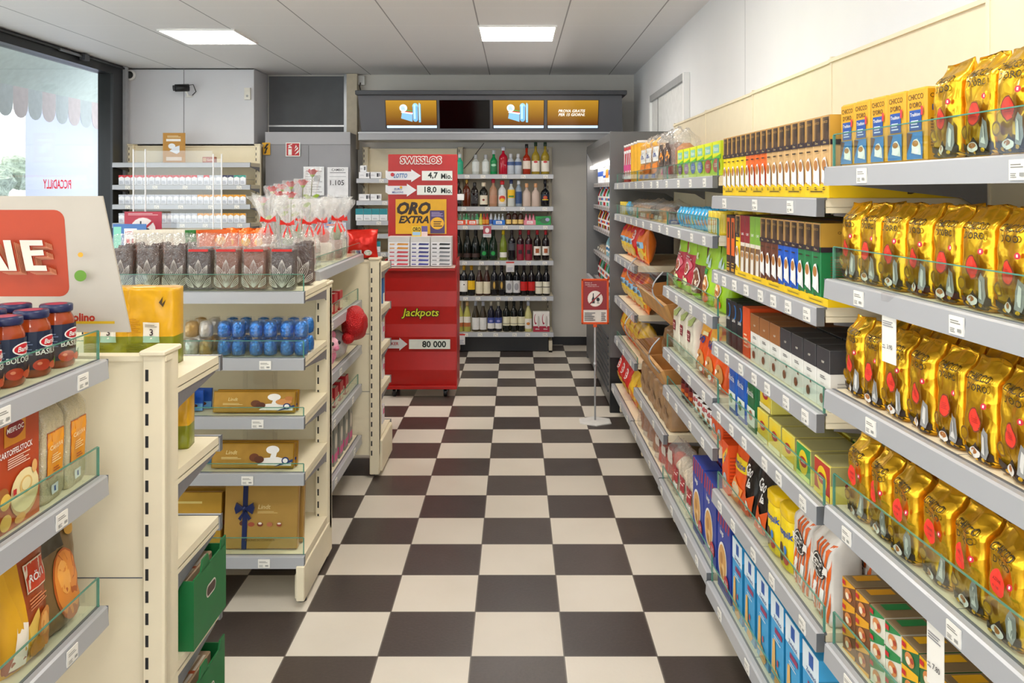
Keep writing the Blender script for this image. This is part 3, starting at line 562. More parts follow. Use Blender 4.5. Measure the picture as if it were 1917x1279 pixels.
def giftbox():
    o = empty('praline_gift_box'); w, h = .27, .225; mb = MB(); mb.box(-w/2, -.014, 0, w/2, .014, h, mat('#c39a52', .38, .55, 'paper', var=.03), .003)
    Face(mb, w, h, lambda x, z, q: (x-w/2, -.014-q, z)).draw([('t', 'Lindt', .54, .66, .07, '#e2c98c', .3, .2), ('l', .45, .56, .72, .6, 2, '#d9bd7a'), ('e', .24, .4, .03, .035, '#5a2e1e'), ('e', .37, .385, .045, .035, '#9a4a32'), ('e', .49, .385, .04, .035, '#7a3a26'), ('e', .49, .4, .025, .018, '#ead9c8'), ('e', .62, .385, .04, .035, '#b06a48'), ('e', .75, .385, .035, .035, '#9a4a32'), ('e', .75, .4, .025, .015, '#ead9c8'), ('t', 'PRALINES DU CONFISEUR', .5, .14, .03, '#7a5a24', .45)])
    mb.obj('box', o); rb = mat('#1b2654', .3, 0, 'plain'); mb = MB(); mb.box(-.068, -.0165, -.001, -.05, -.014, h+.001, rb); mb.box(-.068, -.0165, h, -.05, .0145, h+.0015, rb)
    for sx in (-1, 1):
        mb.prism([(-.059, -.016, .145), (-.059+sx*.03, -.016, .165), (-.059+sx*.036, -.016, .145), (-.059+sx*.03, -.016, .125)], (0, -.012, 0), rb)
        mb.prism([(-.059, -.017, .14), (-.059+sx*.014, -.017, .1), (-.059+sx*.024, -.017, .108)], (0, -.003, 0), rb)
    mb.blob((-.059, -.024, .145), (.007, .006, .008), rb); mb.obj('ribbon', o); return o
kind('gift', 'praline_gift_box', 'praline gift box', 'gold praline gift box tied with navy ribbon', 'praline gift boxes', .27, .03, .225, giftbox)
kbox('goldfl', 'praline_box', 'praline box', 'gold praline box with pink ribbon print', 'flat gold praline boxes', .24, .03, .2, mat('#c99c3c', .35, .5, 'paper'), [('r', .1, .8, .7, .84, '#e8cf7a'), ('p', [(.75,.3),(.95,.34),(.95,.42),(.8,.4)], '#b02a5a'), ('p', [(.6,.02),(.66,.02),(.75,.3),(.7,.34)], '#b02a5a')])
def polenta(key, tall):
    w, d, h = .125, .075, .195
    kpouch(key, 'flour_bag', 'flour bag', 'yellow and olive green foil bag with number 3 sticker', 'yellow and green foil bags', w, d, h, 'brick', '#e3ab1e',
           [('r', .38, .3, .72, .56, '#ece7dc'), ('r', .38, .3, .72, .38, '#9ac0a8'), ('t', '3', .55, .43, .085, '#3a1f2c', .2, 0, .015), ('l', .42, .5, .68, .54, 2, '#8a8276'), ('l', .06, .42, .34, .62, 8, '#c98f16'), ('l', .06, .1, .5, .3, 8, '#70740f'), ('p', [(.72,.82),(.8,.9),(.78,.8),(.86,.86),(.8,.76)], '#4a3a1c')], .006, 71, 20, 24, bands=[(0, .38, '#7f8416')])
polenta('pol', 1)
# wine and spirits
BW = [(.034,0),(.037,.004),(.037,.19),(.034,.205),(.018,.228),(.0145,.24),(.0145,.285)]; BC = [(.0155,.255),(.016,.3),(.013,.302)]
BB = [(.034,0),(.037,.004),(.037,.15),(.033,.18),(.02,.222),(.0145,.245),(.0145,.28)]; CHB = [(.04,0),(.044,.004),(.044,.14),(.036,.18),(.022,.225),(.016,.25),(.016,.29)]
def wine(key, glass, capc, lab, desc, pr=BW, L=None, z0=.05, z1=.13, g='wine bottles'):
    kround(key, 'wine_bottle', 'wine bottle', desc, g, pr, mat(glass, .08, 0, 'plain'), (BC if pr is not CHB else [(.0175,.2),(.019,.29),(.018,.31),(.012,.312)], mat(capc, .35, 0, 'plain')), [(pr[2][0], z0, z1, lab, dict(L=L or [('l', .25, .3, .75, .7, 3, '#8a857c')]))], n=14, body='bottle')
wine('w1', '#10140f', '#16161a', '#3a2620', 'dark sparkling wine bottle with brown label', CHB, z0=.03, z1=.07)
wine('w2', '#0e2416', '#1a2a1c', '#12301c', 'green round shouldered bottle with green emblem', CHB, [('e', .5, .5, .2, .35, '#1fa04a')], .04, .1)
wine('w3', '#76862a', '#e8c81c', '#efece2', 'yellow capped white wine bottle', BB, None, .03, .08)
wine('w4', '#15131a', '#3a3036', '#4a4a52', 'black wine bottle with grey emblem', BW, None, .1, .17)
wine('w5', '#2a0d14', '#a81c30', '#8a1c30', 'deep red wine bottle with red cap', BW, [('r', .3, .4, .7, .65, '#2a1a1c')], .0, .16)
wine('w6', '#1a0d0f', '#c81c2a', '#eeeae0', 'red capped bottle with brown square label', BW, [('r', .3, .25, .7, .75, '#a8562c')], .05, .14)
wine('w7', '#14161a', '#d9a21c', '#eceae4', 'gold capped bottle with white label', BW, [('r', .45, .6, .6, .7, '#2a2a2a')], .04, .15)
wine('w8', '#14161a', '#e0a81c', '#f0c01c', 'gold capped bottle with yellow label', BW, None, .06, .15)
wine('w9', '#3a1c14', '#d9d0bc', '#e6dcc0', 'cream capped bottle with cream label', BB, None, .02, .14)
wine('wa', '#14131a', '#2a2630', '#3a3226', 'dark bottle with gold figure label', BW, [('e', .5, .5, .12, .4, '#c9a24a')], .06, .15)
wine('wb', '#101216', '#1a1a1e', '#d6d6d6', 'dark bottle with pale grey label', BW, [('e', .5, .5, .25, .3, '#9a9aa0')], .03, .15)
wine('wc', '#151014', '#2a1418', '#d0201c', 'dark bottle with bright red label', BW, None, .05, .14)
wine('wd', '#14141a', '#20201f', '#e9e4d0', 'dark bottle with banded cream label', BW, [('r', 0, .52, 1, .58, '#3a3426')], .02, .14)
wine('we', '#b8b45a', '#d9b47a', '#e9e4d6', 'pale white wine bottle with orange band', BB, [('r', 0, 0, 1, .4, '#b86a3a')], .05, .15)
wine('wf', '#3a3020', '#c8d0e0', '#e6e6e4', 'silver capped bottle with tall white label', BB, None, .02, .14)
wine('wg', '#1a1a2a', '#d0ccbc', '#e6e4e0', 'dark bottle with blue painting label', BW, [('r', 0, .5, 1, 1, '#3f4f9a'), ('e', .5, .7, .2, .1, '#9a9ad0')], .03, .14)
wine('wh', '#141612', '#1a1c1a', '#e8e2c4', 'dark bottle with square cream label', BW, [('r', 0, .2, 1, .25, '#3a3a2a')], .06, .15)
wine('wi', '#cfc98a', '#c9d2e4', '#ece8e0', 'clear white wine bottle with orange motif', BB, [('e', .5, .5, .2, .15, '#d98a3a')], .03, .13)
kbox('wbox', 'wine_carton', 'wine carton', 'white and red wine carton', 'wine cartons', .085, .085, .2, '#eeeae6', [('r', 0, 0, 1, .28, '#a81c3a'), ('e', .3, .62, .18, .26, '#a81c3a'), ('e', .36, .66, .16, .22, '#eeeae6'), ('e', .66, .5, .14, .3, '#c9c4be'), ('t', 'vino', .5, .14, .08, WH, .5)])
def spirit(key, glass, capc, lab, desc, r=.04, h=.2, neck=.013, sq=None, L=None, z0=.03, z1=.12, H=.28, rough=.06, cr=.017, g='spirit bottles'):
    pr = [(r*.94,0),(r,.005),(r,h*.86),(r*.85,h*.97),(neck*1.3,h*1.1),(neck,h*1.16),(neck,H-.03)]
    kround(key, 'spirit_bottle', 'spirit bottle', desc, g, pr, mat(glass, rough, 0, 'plain'), ([(cr*.95,H-.045),(cr,H-.04),(cr,H-.003),(cr*.8,H)], mat(capc, .35, 0, 'plain')), [(r, z0, z1, lab, dict(L=L or [('l', .3, .3, .7, .7, 3, '#6a655c')], sq=sq))] if lab else None, n=20 if sq else 16, sq=sq, body='bottle')
spirit('s1', '#35b890', '#c9d6d6', '#2fa884', 'mint green spirit bottle', .036, .15, H=.23)
spirit('s2', '#c3c8c4', '#a8aaae', '#d8dcda', 'clear round spirit bottle', .037, .15, H=.22, z1=.14)
spirit('s4', '#0f8a4a', '#aab0b4', '#1c7a48', 'slim green liqueur bottle', .036, .17, H=.27, L=[('e', .5, .8, .3, .15, '#a8d8b8')])
spirit('s5', '#b3122c', '#b9bcc4', None, 'raspberry red liqueur bottle', .045, .21, H=.31, cr=.022)
spirit('s6', '#b9c2cc', '#c6c8ce', '#3a5688', 'clear gin bottle with blue band', .037, .16, H=.23, z0=.1, z1=.14)
spirit('s7', '#a02a12', '#18181a', '#e8d8c8', 'orange red bitter bottle with black cap', .04, .2, H=.34, z0=.06, z1=.15)
spirit('s8', '#9a8428', '#1f3a26', '#ece6d8', 'golden vermouth bottle with white label', .042, .23, H=.36, z0=.03, z1=.15, L=[('e', .5, .9, .2, .1, '#c8242c')])
spirit('s9', '#5a2410', '#c9a24a', None, 'amber whisky bottle with slanted orange label', .038, .2, sq=6, H=.29, cr=.014)
spirit('sa', '#1b1310', '#151515', '#1d1d20', 'black labelled whiskey bottle', .036, .19, sq=6, H=.26, L=[('l', .2, .3, .8, .8, 4, '#d8d6d2')])
spirit('sb', '#1c1c18', '#d9cbb0', '#e9dfc8', 'dark cream labelled liqueur bottle', .042, .18, H=.26, z0=.02, z1=.12, cr=.022, L=[('e', .5, .5, .12, .12, '#8a3a2a')])
spirit('sc', '#b08468', '#c4183a', '#b8866a', 'copper toned gin bottle with red cap', .04, .2, H=.3)
spirit('sd', '#cfd4d6', '#c8242c', '#e8dcd2', 'clear gin bottle with red and yellow label', .042, .19, H=.28, cr=.022, L=[('e', .5, .62, .34, .34, '#d9402c'), ('e', .5, .42, .26, .22, '#f0c02c')])
spirit('se', '#ccd0cc', '#26366a', '#f0c01c', 'clear vodka bottle with yellow label', .038, .19, H=.29, z0=.09, z1=.18, L=[('r', .2, .1, .8, .3, '#4a8a3a')])
spirit('sf', '#8a98a8', '#d4d8dc', '#2a4a7a', 'silver and blue vodka bottle', .033, .2, H=.28, z1=.16)
spirit('sg', '#cdb9ac', '#dba070', None, 'blush pink bottle with red lettering', .042, .16, H=.25, rough=.5)
spirit('sh', '#12151c', '#1c1a22', '#1a2438', 'black coffee liqueur bottle', .044, .17, H=.29, z0=.06, z1=.13, L=[('e', .5, .5, .2, .3, '#c8502c'), ('r', .2, .1, .8, .25, '#e0c01c')])
def mini(key, glass, capc, lab, desc, r=.018, h=.07, H=.105):
    spirit(key, glass, capc, lab, desc, r, h, .007, None, None, .01, .05, H, .1, .009, 'miniature bottles')
mini('m1', '#3a8a5a', '#3a9a5a', '#d8dccf', 'green capped miniature bottle'); mini('m2', '#b5b83a', '#e0c81c', '#d9d45a', 'yellow miniature bottle')
mini('m3', '#a82a1c', '#a81c1c', '#e0942a', 'red miniature bottle'); mini('m4', '#b9c0c8', '#c8c8cc', '#3a5aa8', 'clear miniature bottle')
mini('m5', '#3a1c12', '#c4c6ca', '#eac87a', 'brown bottle with cream shield label', .028, .1, .145)
def carr(key, c, desc, bc, capc):
    def fn():
        o = empty('bottle_carrier'); mb = MB(); mb.box(-.06, -.03, 0, .06, .03, .045, mat(c, .45), .001)
        Face(mb, .12, .045, lambda x, z, q: (x-.06, -.03-q, z)).draw([('r', .25, .2, .75, .8, WH), ('l', .3, .3, .7, .7, 2, c)]); mb.obj('carrier', o)
        for i in range(3):
            mb = MB(); mb.lathe([(.016,0),(.016,.055),(.007,.075),(.006,.09)], mat(bc, .1, 0, 'plain'), ((i-1)*.037, 0, .002), n=10, mats=None); mb.lathe([(.008,.088),(.008,.1)], mat(capc, .4, 0, 'plain'), ((i-1)*.037, 0, .002), n=10); mb.obj('small_bottle', o, True)
        return o
    kind(key, 'bottle_carrier', 'bottle carrier', desc, 'carriers of small bottles', .12, .06, .105, fn)
carr('k1', '#e2522a', 'orange carrier of small bottles', '#5a8a6a', '#cdd6cf'); carr('k2', '#1f6fc9', 'blue carrier of small bottles', '#b9c4cc', '#e4e6e8'); carr('k3', '#e48a9a', 'pink carrier of small bottles', '#d98a9a', '#b9404a')
kbox('k4', 'can_multipack', 'drink multipack', 'green boxed drink multipack', 'green multipacks', .155, .07, .08, '#1f9a4a', [('e', .6, .5, .3, .35, '#3a6a4a'), ('e', .78, .62, .14, .2, '#a8a0c8'), ('t', 'Gin', .25, .6, .3, '#0f4a24', .4, .2)])
# cigarettes
def cig(key, band, desc, low='#e9ebf0'):
    kbox(key, 'cigarette_pack', 'cigarette pack', desc, 'cigarette packs on the kiosk rack', .05, .022, .085, low, [('r', 0, .5, 1, 1, '#f2f2f4'), ('r', 0, .72, 1, 1, band), ('p', [(0,.72),(.5,.86),(1,.72),(1,.6),(0,.6)], '#f2f2f4'), ('r', .06, .05, .94, .46, '#dfe2ea'), ('l', .15, .1, .85, .42, 4, '#8a8e9a')], c=.001)
cig('c1', '#d8242c', 'red topped cigarette pack'); cig('c2', '#c9ccd6', 'white cigarette pack'); cig('c3', '#eaa01c', 'orange topped cigarette pack'); cig('c4', '#3a3a5a', 'dark topped cigarette pack'); cig('c5', '#3a9a8a', 'teal topped cigarette pack')
kbox('cw', 'device_box', 'device box', 'white tobacco device box', 'white device boxes', .11, .05, .06, '#f2f2f4', [('r', .62, .25, .78, .8, '#3a3a42'), ('r', .82, .3, .9, .8, '#6a6a72'), ('l', .1, .4, .45, .6, 2, '#b8b8be')])
kbox('cx', 'tobacco_stick_pack', 'tobacco pack', 'teal and white tobacco stick pack', 'teal tobacco packs', .075, .03, .11, '#eceef0', [('r', 0, .5, 1, 1, '#1a8a96'), ('l', .2, .1, .8, .25, 2, '#a8a8ac')])
# fridge
def bot(key, c, capc, desc, r=.03, h=.17, H=.22, g='cold drink bottles'):
    kround(key, 'drink_bottle', 'drink bottle', desc, g, [(r*.9,0),(r,.006),(r,h*.75),(r*.6,h),(.013,h+.012),(.013,H-.02)], mat(c, .15, 0, 'plain'), ([(.015,H-.022),(.015,H)], mat(capc, .4, 0, 'plain')), [(r, h*.25, h*.65, '#e9e6e0', dict(L=[('r', .1, .3, .9, .7, capc)]))], n=12, body='bottle')
bot('d1', '#c82020', '#e0e0e0', 'red drink bottle in the fridge'); bot('d2', '#e8e8ec', '#2a5ab8', 'white drink bottle in the fridge'); bot('d3', '#2a8a4a', '#e06a1c', 'green drink bottle in the fridge')
bot('d4', '#3a1c14', '#c8242c', 'dark cola bottle in the fridge'); bot('d5', '#8ab8c4', '#2a6a9a', 'clear water bottle in the fridge', .035); bot('d6', '#e8b04a', '#d0701c', 'orange juice bottle in the fridge')
kbox('dm', 'milk_carton', 'milk carton', 'white and blue milk carton in the fridge', 'milk cartons', .07, .07, .19, '#eef0f4', [('r', 0, .45, 1, .75, '#2a5ab8'), ('l', .2, .15, .8, .35, 2, '#9aa')] if 0 else [('r', 0, .45, 1, .75, '#2a5ab8')], side=[('r', 0, .45, 1, .75, '#2a5ab8')])
kbox('dl', 'juice_carton', 'juice carton', 'orange juice carton in the fridge', 'juice cartons', .07, .07, .19, '#f0ece0', [('r', 0, .3, 1, .8, '#efa02a'), ('e', .5, .55, .3, .15, '#e86a1c')], side=[('r', 0, .3, 1, .8, '#efa02a')])
bread('sandw', '#c9a26a', 'wrapped_sandwich', 'wrapped sandwich in the fridge', [('r', .2, .2, .8, .5, '#e6e0d0')], .12, .08, .09, g='wrapped sandwiches')
bread('salad', '#3f7a44', 'salad_bag', 'green salad bag in the fridge', [('r', .2, .3, .8, .55, '#dfe8df')], .15, .09, .18, g='salad bags')
# ---------------------------------------------------------------- the room
def st(o, name=None): o['kind'] = 'structure'; return o
def nodemat(name, fn, rough=.5):
    m = bpy.data.materials.new(name); m.use_nodes = True; nt = m.node_tree; b = nt.nodes['Principled BSDF']; b.inputs['Roughness'].default_value = rough
    fn(nt, nt.nodes, nt.links, b); return m
def mth(N, L, op, a, b_=None):
    n = N.new('ShaderNodeMath'); n.operation = op
    for i, v in enumerate((a, b_)):
        if v is None: continue
        if isinstance(v, (int, float)): n.inputs[i].default_value = v
        else: L.new(v, n.inputs[i])
    return n.outputs[0]
def floor_nodes(nt, N, L, b):
    tc = N.new('ShaderNodeTexCoord'); sp = N.new('ShaderNodeSeparateXYZ'); L.new(tc.outputs['Object'], sp.inputs[0])
    u = mth(N, L, 'DIVIDE', mth(N, L, 'ADD', sp.outputs[0], .145+30), .3); v = mth(N, L, 'DIVIDE', mth(N, L, 'ADD', sp.outputs[1], 30-2.838), .3)
    fu = mth(N, L, 'FLOOR', u); fv = mth(N, L, 'FLOOR', v); par = mth(N, L, 'MODULO', mth(N, L, 'ADD', fu, fv), 2)
    ru = mth(N, L, 'FRACT', u); rv = mth(N, L, 'FRACT', v)
    du = mth(N, L, 'ABSOLUTE', mth(N, L, 'SUBTRACT', ru, .5)); dv = mth(N, L, 'ABSOLUTE', mth(N, L, 'SUBTRACT', rv, .5))
    gr = mth(N, L, 'GREATER_THAN', mth(N, L, 'MAXIMUM', du, dv), .493)
    n1 = N.new('ShaderNodeTexNoise'); n1.inputs['Scale'].default_value = 3.5; n1.inputs['Detail'].default_value = 6; L.new(tc.outputs['Object'], n1.inputs[0])
    n2 = N.new('ShaderNodeTexNoise'); n2.inputs['Scale'].default_value = 90; n2.inputs['Detail'].default_value = 3; L.new(tc.outputs['Object'], n2.inputs[0])
    wn = N.new('ShaderNodeTexWhiteNoise'); cx = N.new('ShaderNodeCombineXYZ'); L.new(fu, cx.inputs[0]); L.new(fv, cx.inputs[1]); L.new(cx.outputs[0], wn.inputs[0])
    def mix(f, a, c):
        m = N.new('ShaderNodeMix'); m.data_type = 'RGBA'
        if isinstance(f, float): m.inputs[0].default_value = f
        else: L.new(f, m.inputs[0])
        for i, q in ((6, a), (7, c)):
            if isinstance(q, tuple): m.inputs[i].default_value = (*q, 1)
            else: L.new(q, m.inputs[i])
        return m.outputs[2]
    light = mix(n1.outputs[0], lin('#d3cabb'), lin('#e4dccf')); dark = mix(n2.outputs[0], lin('#2b2423'), lin('#463c39'))
    c = mix(mth(N, L, 'SUBTRACT', 1, par) if FLIP else par, light, dark)
    c = mix(mth(N, L, 'MULTIPLY', wn.outputs[0], .12), c, lin('#8b7f74')); c = mix(gr, c, lin('#6b645c'))
    L.new(c, b.inputs['Base Color'])
    L.new(mth(N, L, 'ADD', mth(N, L, 'MULTIPLY', n1.outputs[0], .25), .22), b.inputs['Roughness'])
    bp = N.new('ShaderNodeBump'); bp.inputs['Strength'].default_value = .12; bp.inputs['Distance'].default_value = .003; L.new(n2.outputs[0], bp.inputs['Height']); L.new(bp.outputs[0], b.inputs['Normal'])
FLIP = False
FLOORM = nodemat('checkered_tiles', floor_nodes, .35)
def ceil_nodes(nt, N, L, b):
    tc = N.new('ShaderNodeTexCoord'); sp = N.new('ShaderNodeSeparateXYZ'); L.new(tc.outputs['Object'], sp.inputs[0])
    u = mth(N, L, 'FRACT', mth(N, L, 'DIVIDE', mth(N, L, 'ADD', sp.outputs[0], .255+5.8), .58)); v = mth(N, L, 'FRACT', mth(N, L, 'DIVIDE', mth(N, L, 'ADD', sp.outputs[1], 5.8-6.03), .58))
    du = mth(N, L, 'ABSOLUTE', mth(N, L, 'SUBTRACT', u, .5)); dv = mth(N, L, 'ABSOLUTE', mth(N, L, 'SUBTRACT', v, .5))
    g1 = mth(N, L, 'GREATER_THAN', du, .4925); g2 = mth(N, L, 'GREATER_THAN', dv, .494)
    m = N.new('ShaderNodeMix'); m.data_type = 'RGBA'; m.inputs[6].default_value = (*lin('#ececee'), 1); m.inputs[7].default_value = (*lin('#f8f8fa'), 1); L.new(g2, m.inputs[0])
    m2 = N.new('ShaderNodeMix'); m2.data_type = 'RGBA'; m2.inputs[7].default_value = (*lin('#9a9a9e'), 1); L.new(m.outputs[2], m2.inputs[6]); L.new(g1, m2.inputs[0]); L.new(m2.outputs[2], b.inputs['Base Color'])
    wv = N.new('ShaderNodeTexWave'); wv.inputs['Scale'].default_value = 40; L.new(tc.outputs['Object'], wv.inputs[0])
    bp = N.new('ShaderNodeBump'); bp.inputs['Strength'].default_value = .08; bp.inputs['Distance'].default_value = .002; L.new(wv.outputs[1], bp.inputs['Height']); L.new(bp.outputs[0], b.inputs['Normal'])
CEILM = nodemat('ceiling_panels', ceil_nodes, .6)
WALLM = mat('#e9e9ea', .7, 0, 'board', 3, var=.015); WALLG = mat('#dbd7cf', .65, 0, 'board', 3, var=.03)
Y0 = -2.6; H = 2.63; WX = 1.15; LX = -3.6
st(MB().box(LX-.1, Y0, -.05, WX+.1, 8.7, 0, FLOORM).obj('floor'))
st(MB().box(LX-.1, Y0, H, WX+.1, 8.7, H+.05, CEILM).obj('ceiling'))
mb = MB(); mb.box(WX, Y0, 0, WX+.12, 8.7, H, WALLM)
for y in (4.42, 1.9): mb.box(WX-.0012, y, 1.9, WX, y+.003, H, mat('#b9b9ba', .7))
st(mb.obj('wall_right'))
st(MB().box(LX, 8.6, 0, WX, 8.72, H, WALLG).obj('wall_back'))
st(MB().box(LX-.1, 8.06, 0, LX, 8.72, H, WALLM).obj('wall_left'))
st(MB().box(.34, 8.583, .0, 1.15, 8.6, .075, BLACK).obj('baseboard_back'))
# panelled bulkhead over the kiosk rack
mb = MB(); mb.box(LX+.002, 8.14, 1.93, -2.42, 8.6, H-.004, mat('#dcdde2', .6, 0, 'board', 3, var=.02), .003); mb.box(-3.07, 8.1385, 1.93, -3.064, 8.141, H-.004, mat('#7f8086', .6)); mb.box(LX+.002, 8.139, H-.012, -2.42, 8.1405, H-.004, INK)
st(mb.obj('trim_1'))
# dark recess above the grey cabinet
mb = MB(); mb.box(-2.40, 8.56, 2.03, -1.66, 8.6, H-.02, mat('#55575a', .55, 0, 'board', 5, var=.12)); mb.box(-2.40, 8.545, 2.12, -1.66, 8.56, 2.135, mat('#cfcfcf', .3, .4)); mb.box(-1.66, 8.5, 2.0, -1.63, 8.6, H-.005, STEEL); mb.box(-1.63, 8.48, 1.9, -1.53, 8.6, H-.005, mat('#c9bda6', .6))
st(mb.obj('trim_2'))
# door in the right wall
d = empty('door_1', (WX, 6.6, 0)); st(d)
mb = MB(); y0, y1, z1 = -.72, .72, 2.235
mb.box(-.0, y0, 0, .02, y1, z1, mat('#e4e4e2', .5)); f = mb.obj('door_leaf', d); f.location.x = -.021
mb = MB(); mb.box(-.04, y0-.05, 0, -.001, y0, z1+.05, WHITE); mb.box(-.04, y1, 0, -.001, y1+.05, z1+.05, WHITE); mb.box(-.04, y0, z1, -.001, y1, z1+.05, mat('#a9aaab', .5)); mb.obj('door_frame', d)
MB().box(-.024, .4, .0, -.0205, .404, z1, INK).obj('door_seam', d)
# window front
wn = empty('window_1', (LX, 0, 0)); st(wn)
mb = MB(); BF = mat('#1a1b1d', .35, .2, 'plain'); BF2 = mat('#3a3b3e', .35, .4, 'plain')
mb.box(-.1, Y0, 2.535, .03, 8.05, H-.003, BF); mb.box(.03, Y0, 2.60, .05, 8.05, 2.615, BF2); mb.box(-.1, 7.80, 0, .03, 8.055, 2.535, BF); mb.box(.02, 7.78, 0, .04, 7.80, 2.535, BF2); mb.box(-.1, Y0, 0, .03, 7.8, .08, BF)
mb.box(.03, 8.0, 0, .055, 8.06, H-.003, mat('#a9abb0', .5)); mb.obj('window_frame', wn)
MB().box(-.05, Y0, .08, -.042, 7.8, 2.535, sheet('window_glass', (.97, .99, .985), .01, .0)).obj('window_pane', wn)
mb = MB(); mb.tube([(.05, 6.85, 2.6), (.05, 7.25, 2.6)], .012, STEEL); mb.box(.035, 7.2, 2.57, .08, 7.28, 2.62, DGREY); tag(mb.obj('door_closer', wn), 'steel closer arm')
# outside
tag(MB().box(-9, Y0-2, -.1, LX-.1, 14, -.02, mat('#cfcfcb', .8, 0, 'board', 3)).obj('pavement'), kind='structure')
aw = empty('awning', (-4.4, 0, 0), label='grey and pink striped scalloped awning outside the shop window', cat='awning')
A1 = mat('#b3b9bc', .8, 0, 'paper'); A2 = mat('#c2b6b8', .8, 0, 'paper'); A3 = mat('#c4cfcc', .8, 0, 'paper'); mb = MB()
q = .238; n = 34; ys = 2.0
for i in range(n):
    y = ys + i*q; V = [(0, y, 2.42), (0, y, 2.3)] + [(0, y + q/2 - q/2*math.cos(math.pi*k/8), 2.3 - .155*math.sin(math.pi*k/8)**.7) for k in range(1, 8)] + [(0, y+q, 2.3), (0, y+q, 2.42)]
    mb.prism(V, (-.004, 0, 0), A1 if i % 2 else A2)
mb.obj('scalloped_valance', aw)
mb = MB()
for i in range(n): mb.prism([(0, ys+i*q, 2.42), (0, ys+i*q+q, 2.42), (.76, ys+i*q+q, 3.05), (.76, ys+i*q, 3.05)], (0, 0, .004), A3)
mb.obj('canopy', aw)
ban = empty('shop_banner', (-4.6, 9.27, 0), label='pale lavender banner outside window with red PICCADILLY lettering', cat='banner')
def tr_nodes(nt, N, L, b):
    t = N.new('ShaderNodeBsdfTranslucent'); t.inputs[0].default_value = (*lin('#e3e6f6'), 1); d = N.new('ShaderNodeBsdfDiffuse'); d.inputs[0].default_value = (*lin('#e6e8f6'), 1)
    m = N.new('ShaderNodeMixShader'); m.inputs[0].default_value = .35; L.new(t.outputs[0], m.inputs[1]); L.new(d.outputs[0], m.inputs[2]); L.new(m.outputs[0], N['Material Output'].inputs[0])
def tr_red(nt, N, L, b):
    tr_nodes(nt, N, L, b)
    for n in N:
        if n.type == 'BSDF_TRANSLUCENT' or n.type == 'BSDF_DIFFUSE': n.inputs[0].default_value = (*lin('#f0202a'), 1)
MB().box(-.003, -1.0, .0, 0, 2.6, 2.6, nodemat('banner_cloth', tr_nodes)).obj('cloth', ban)
mb = MB(); Face(mb, .74, .11, lambda x, z, o: (.001+o, -.80+.74-x, 1.51+z)).draw([('t', 'PiCCADiLLY', .5, .5, .85, '#d8222c', 1, 0, .02, 'C', 0, .8)]); o = mb.obj('lettering', ban); o.data.materials.clear(); o.data.materials.append(nodemat('red_lettering', lambda nt, N, L, b: tr_red(nt, N, L, b)))
pl = MB(); 
for i in range(14): pl.blob((-6.2+.1*(i % 3), 6.2+i*.35, 1.5+.25*rnd.random()), (.25, .28, .2), mat('#a9b5a0', .9, 0, 'crumb', 30, 1, var=.4), 8, 6, .6, i)
pl.box(-6.5, 5.8, -.02, -5.9, 11.2, 1.4, mat('#d8d8d4', .8)); tag(pl.obj('planter'), 'pale planter of shrubs outside shop window', 'planter')
# ceiling lights
def light(x0, y0, x1, y1, label):
    e = empty('ceiling_light', ((x0+x1)/2, (y0+y1)/2, H-.001), label=label, cat='ceiling light', group='square ceiling light panels')
    a, b = (x1-x0)/2, (y1-y0)/2; mb = MB()
    for q in ((-a-.012, -b-.012, a+.012, -b), (-a-.012, b, a+.012, b+.012), (-a-.012, -b, -a, b), (a, -b, a+.012, b)): mb.box(q[0], q[1], -.012, q[2], q[3], 0, WHITE)
    mb.obj('frame', e); MB().box(-a, -b, -.008, a, b, -.002, mat((1.0, .94, .86), .5, 0, 'plain', emit=LAMP)).obj('diffuser', e)
light(-2.5, 6.17, -1.98, 6.72, 'lit square ceiling panel at left, above the kiosk'); light(-.25, 6.03, .27, 6.59, 'lit square ceiling panel over the aisle, right of the other')
for i, y in enumerate((3.75, 1.45, -.85)):  # fill panels added out of view, spaced like the visible pair
    for j, x in enumerate((-2.25, 0.0)): light(x-.26, y-.27, x+.26, y+.27, 'lit square ceiling panel %s the camera, %s' % (('well ahead of', 'close ahead of', 'behind')[i], ('left side', 'over the aisle')[j]))
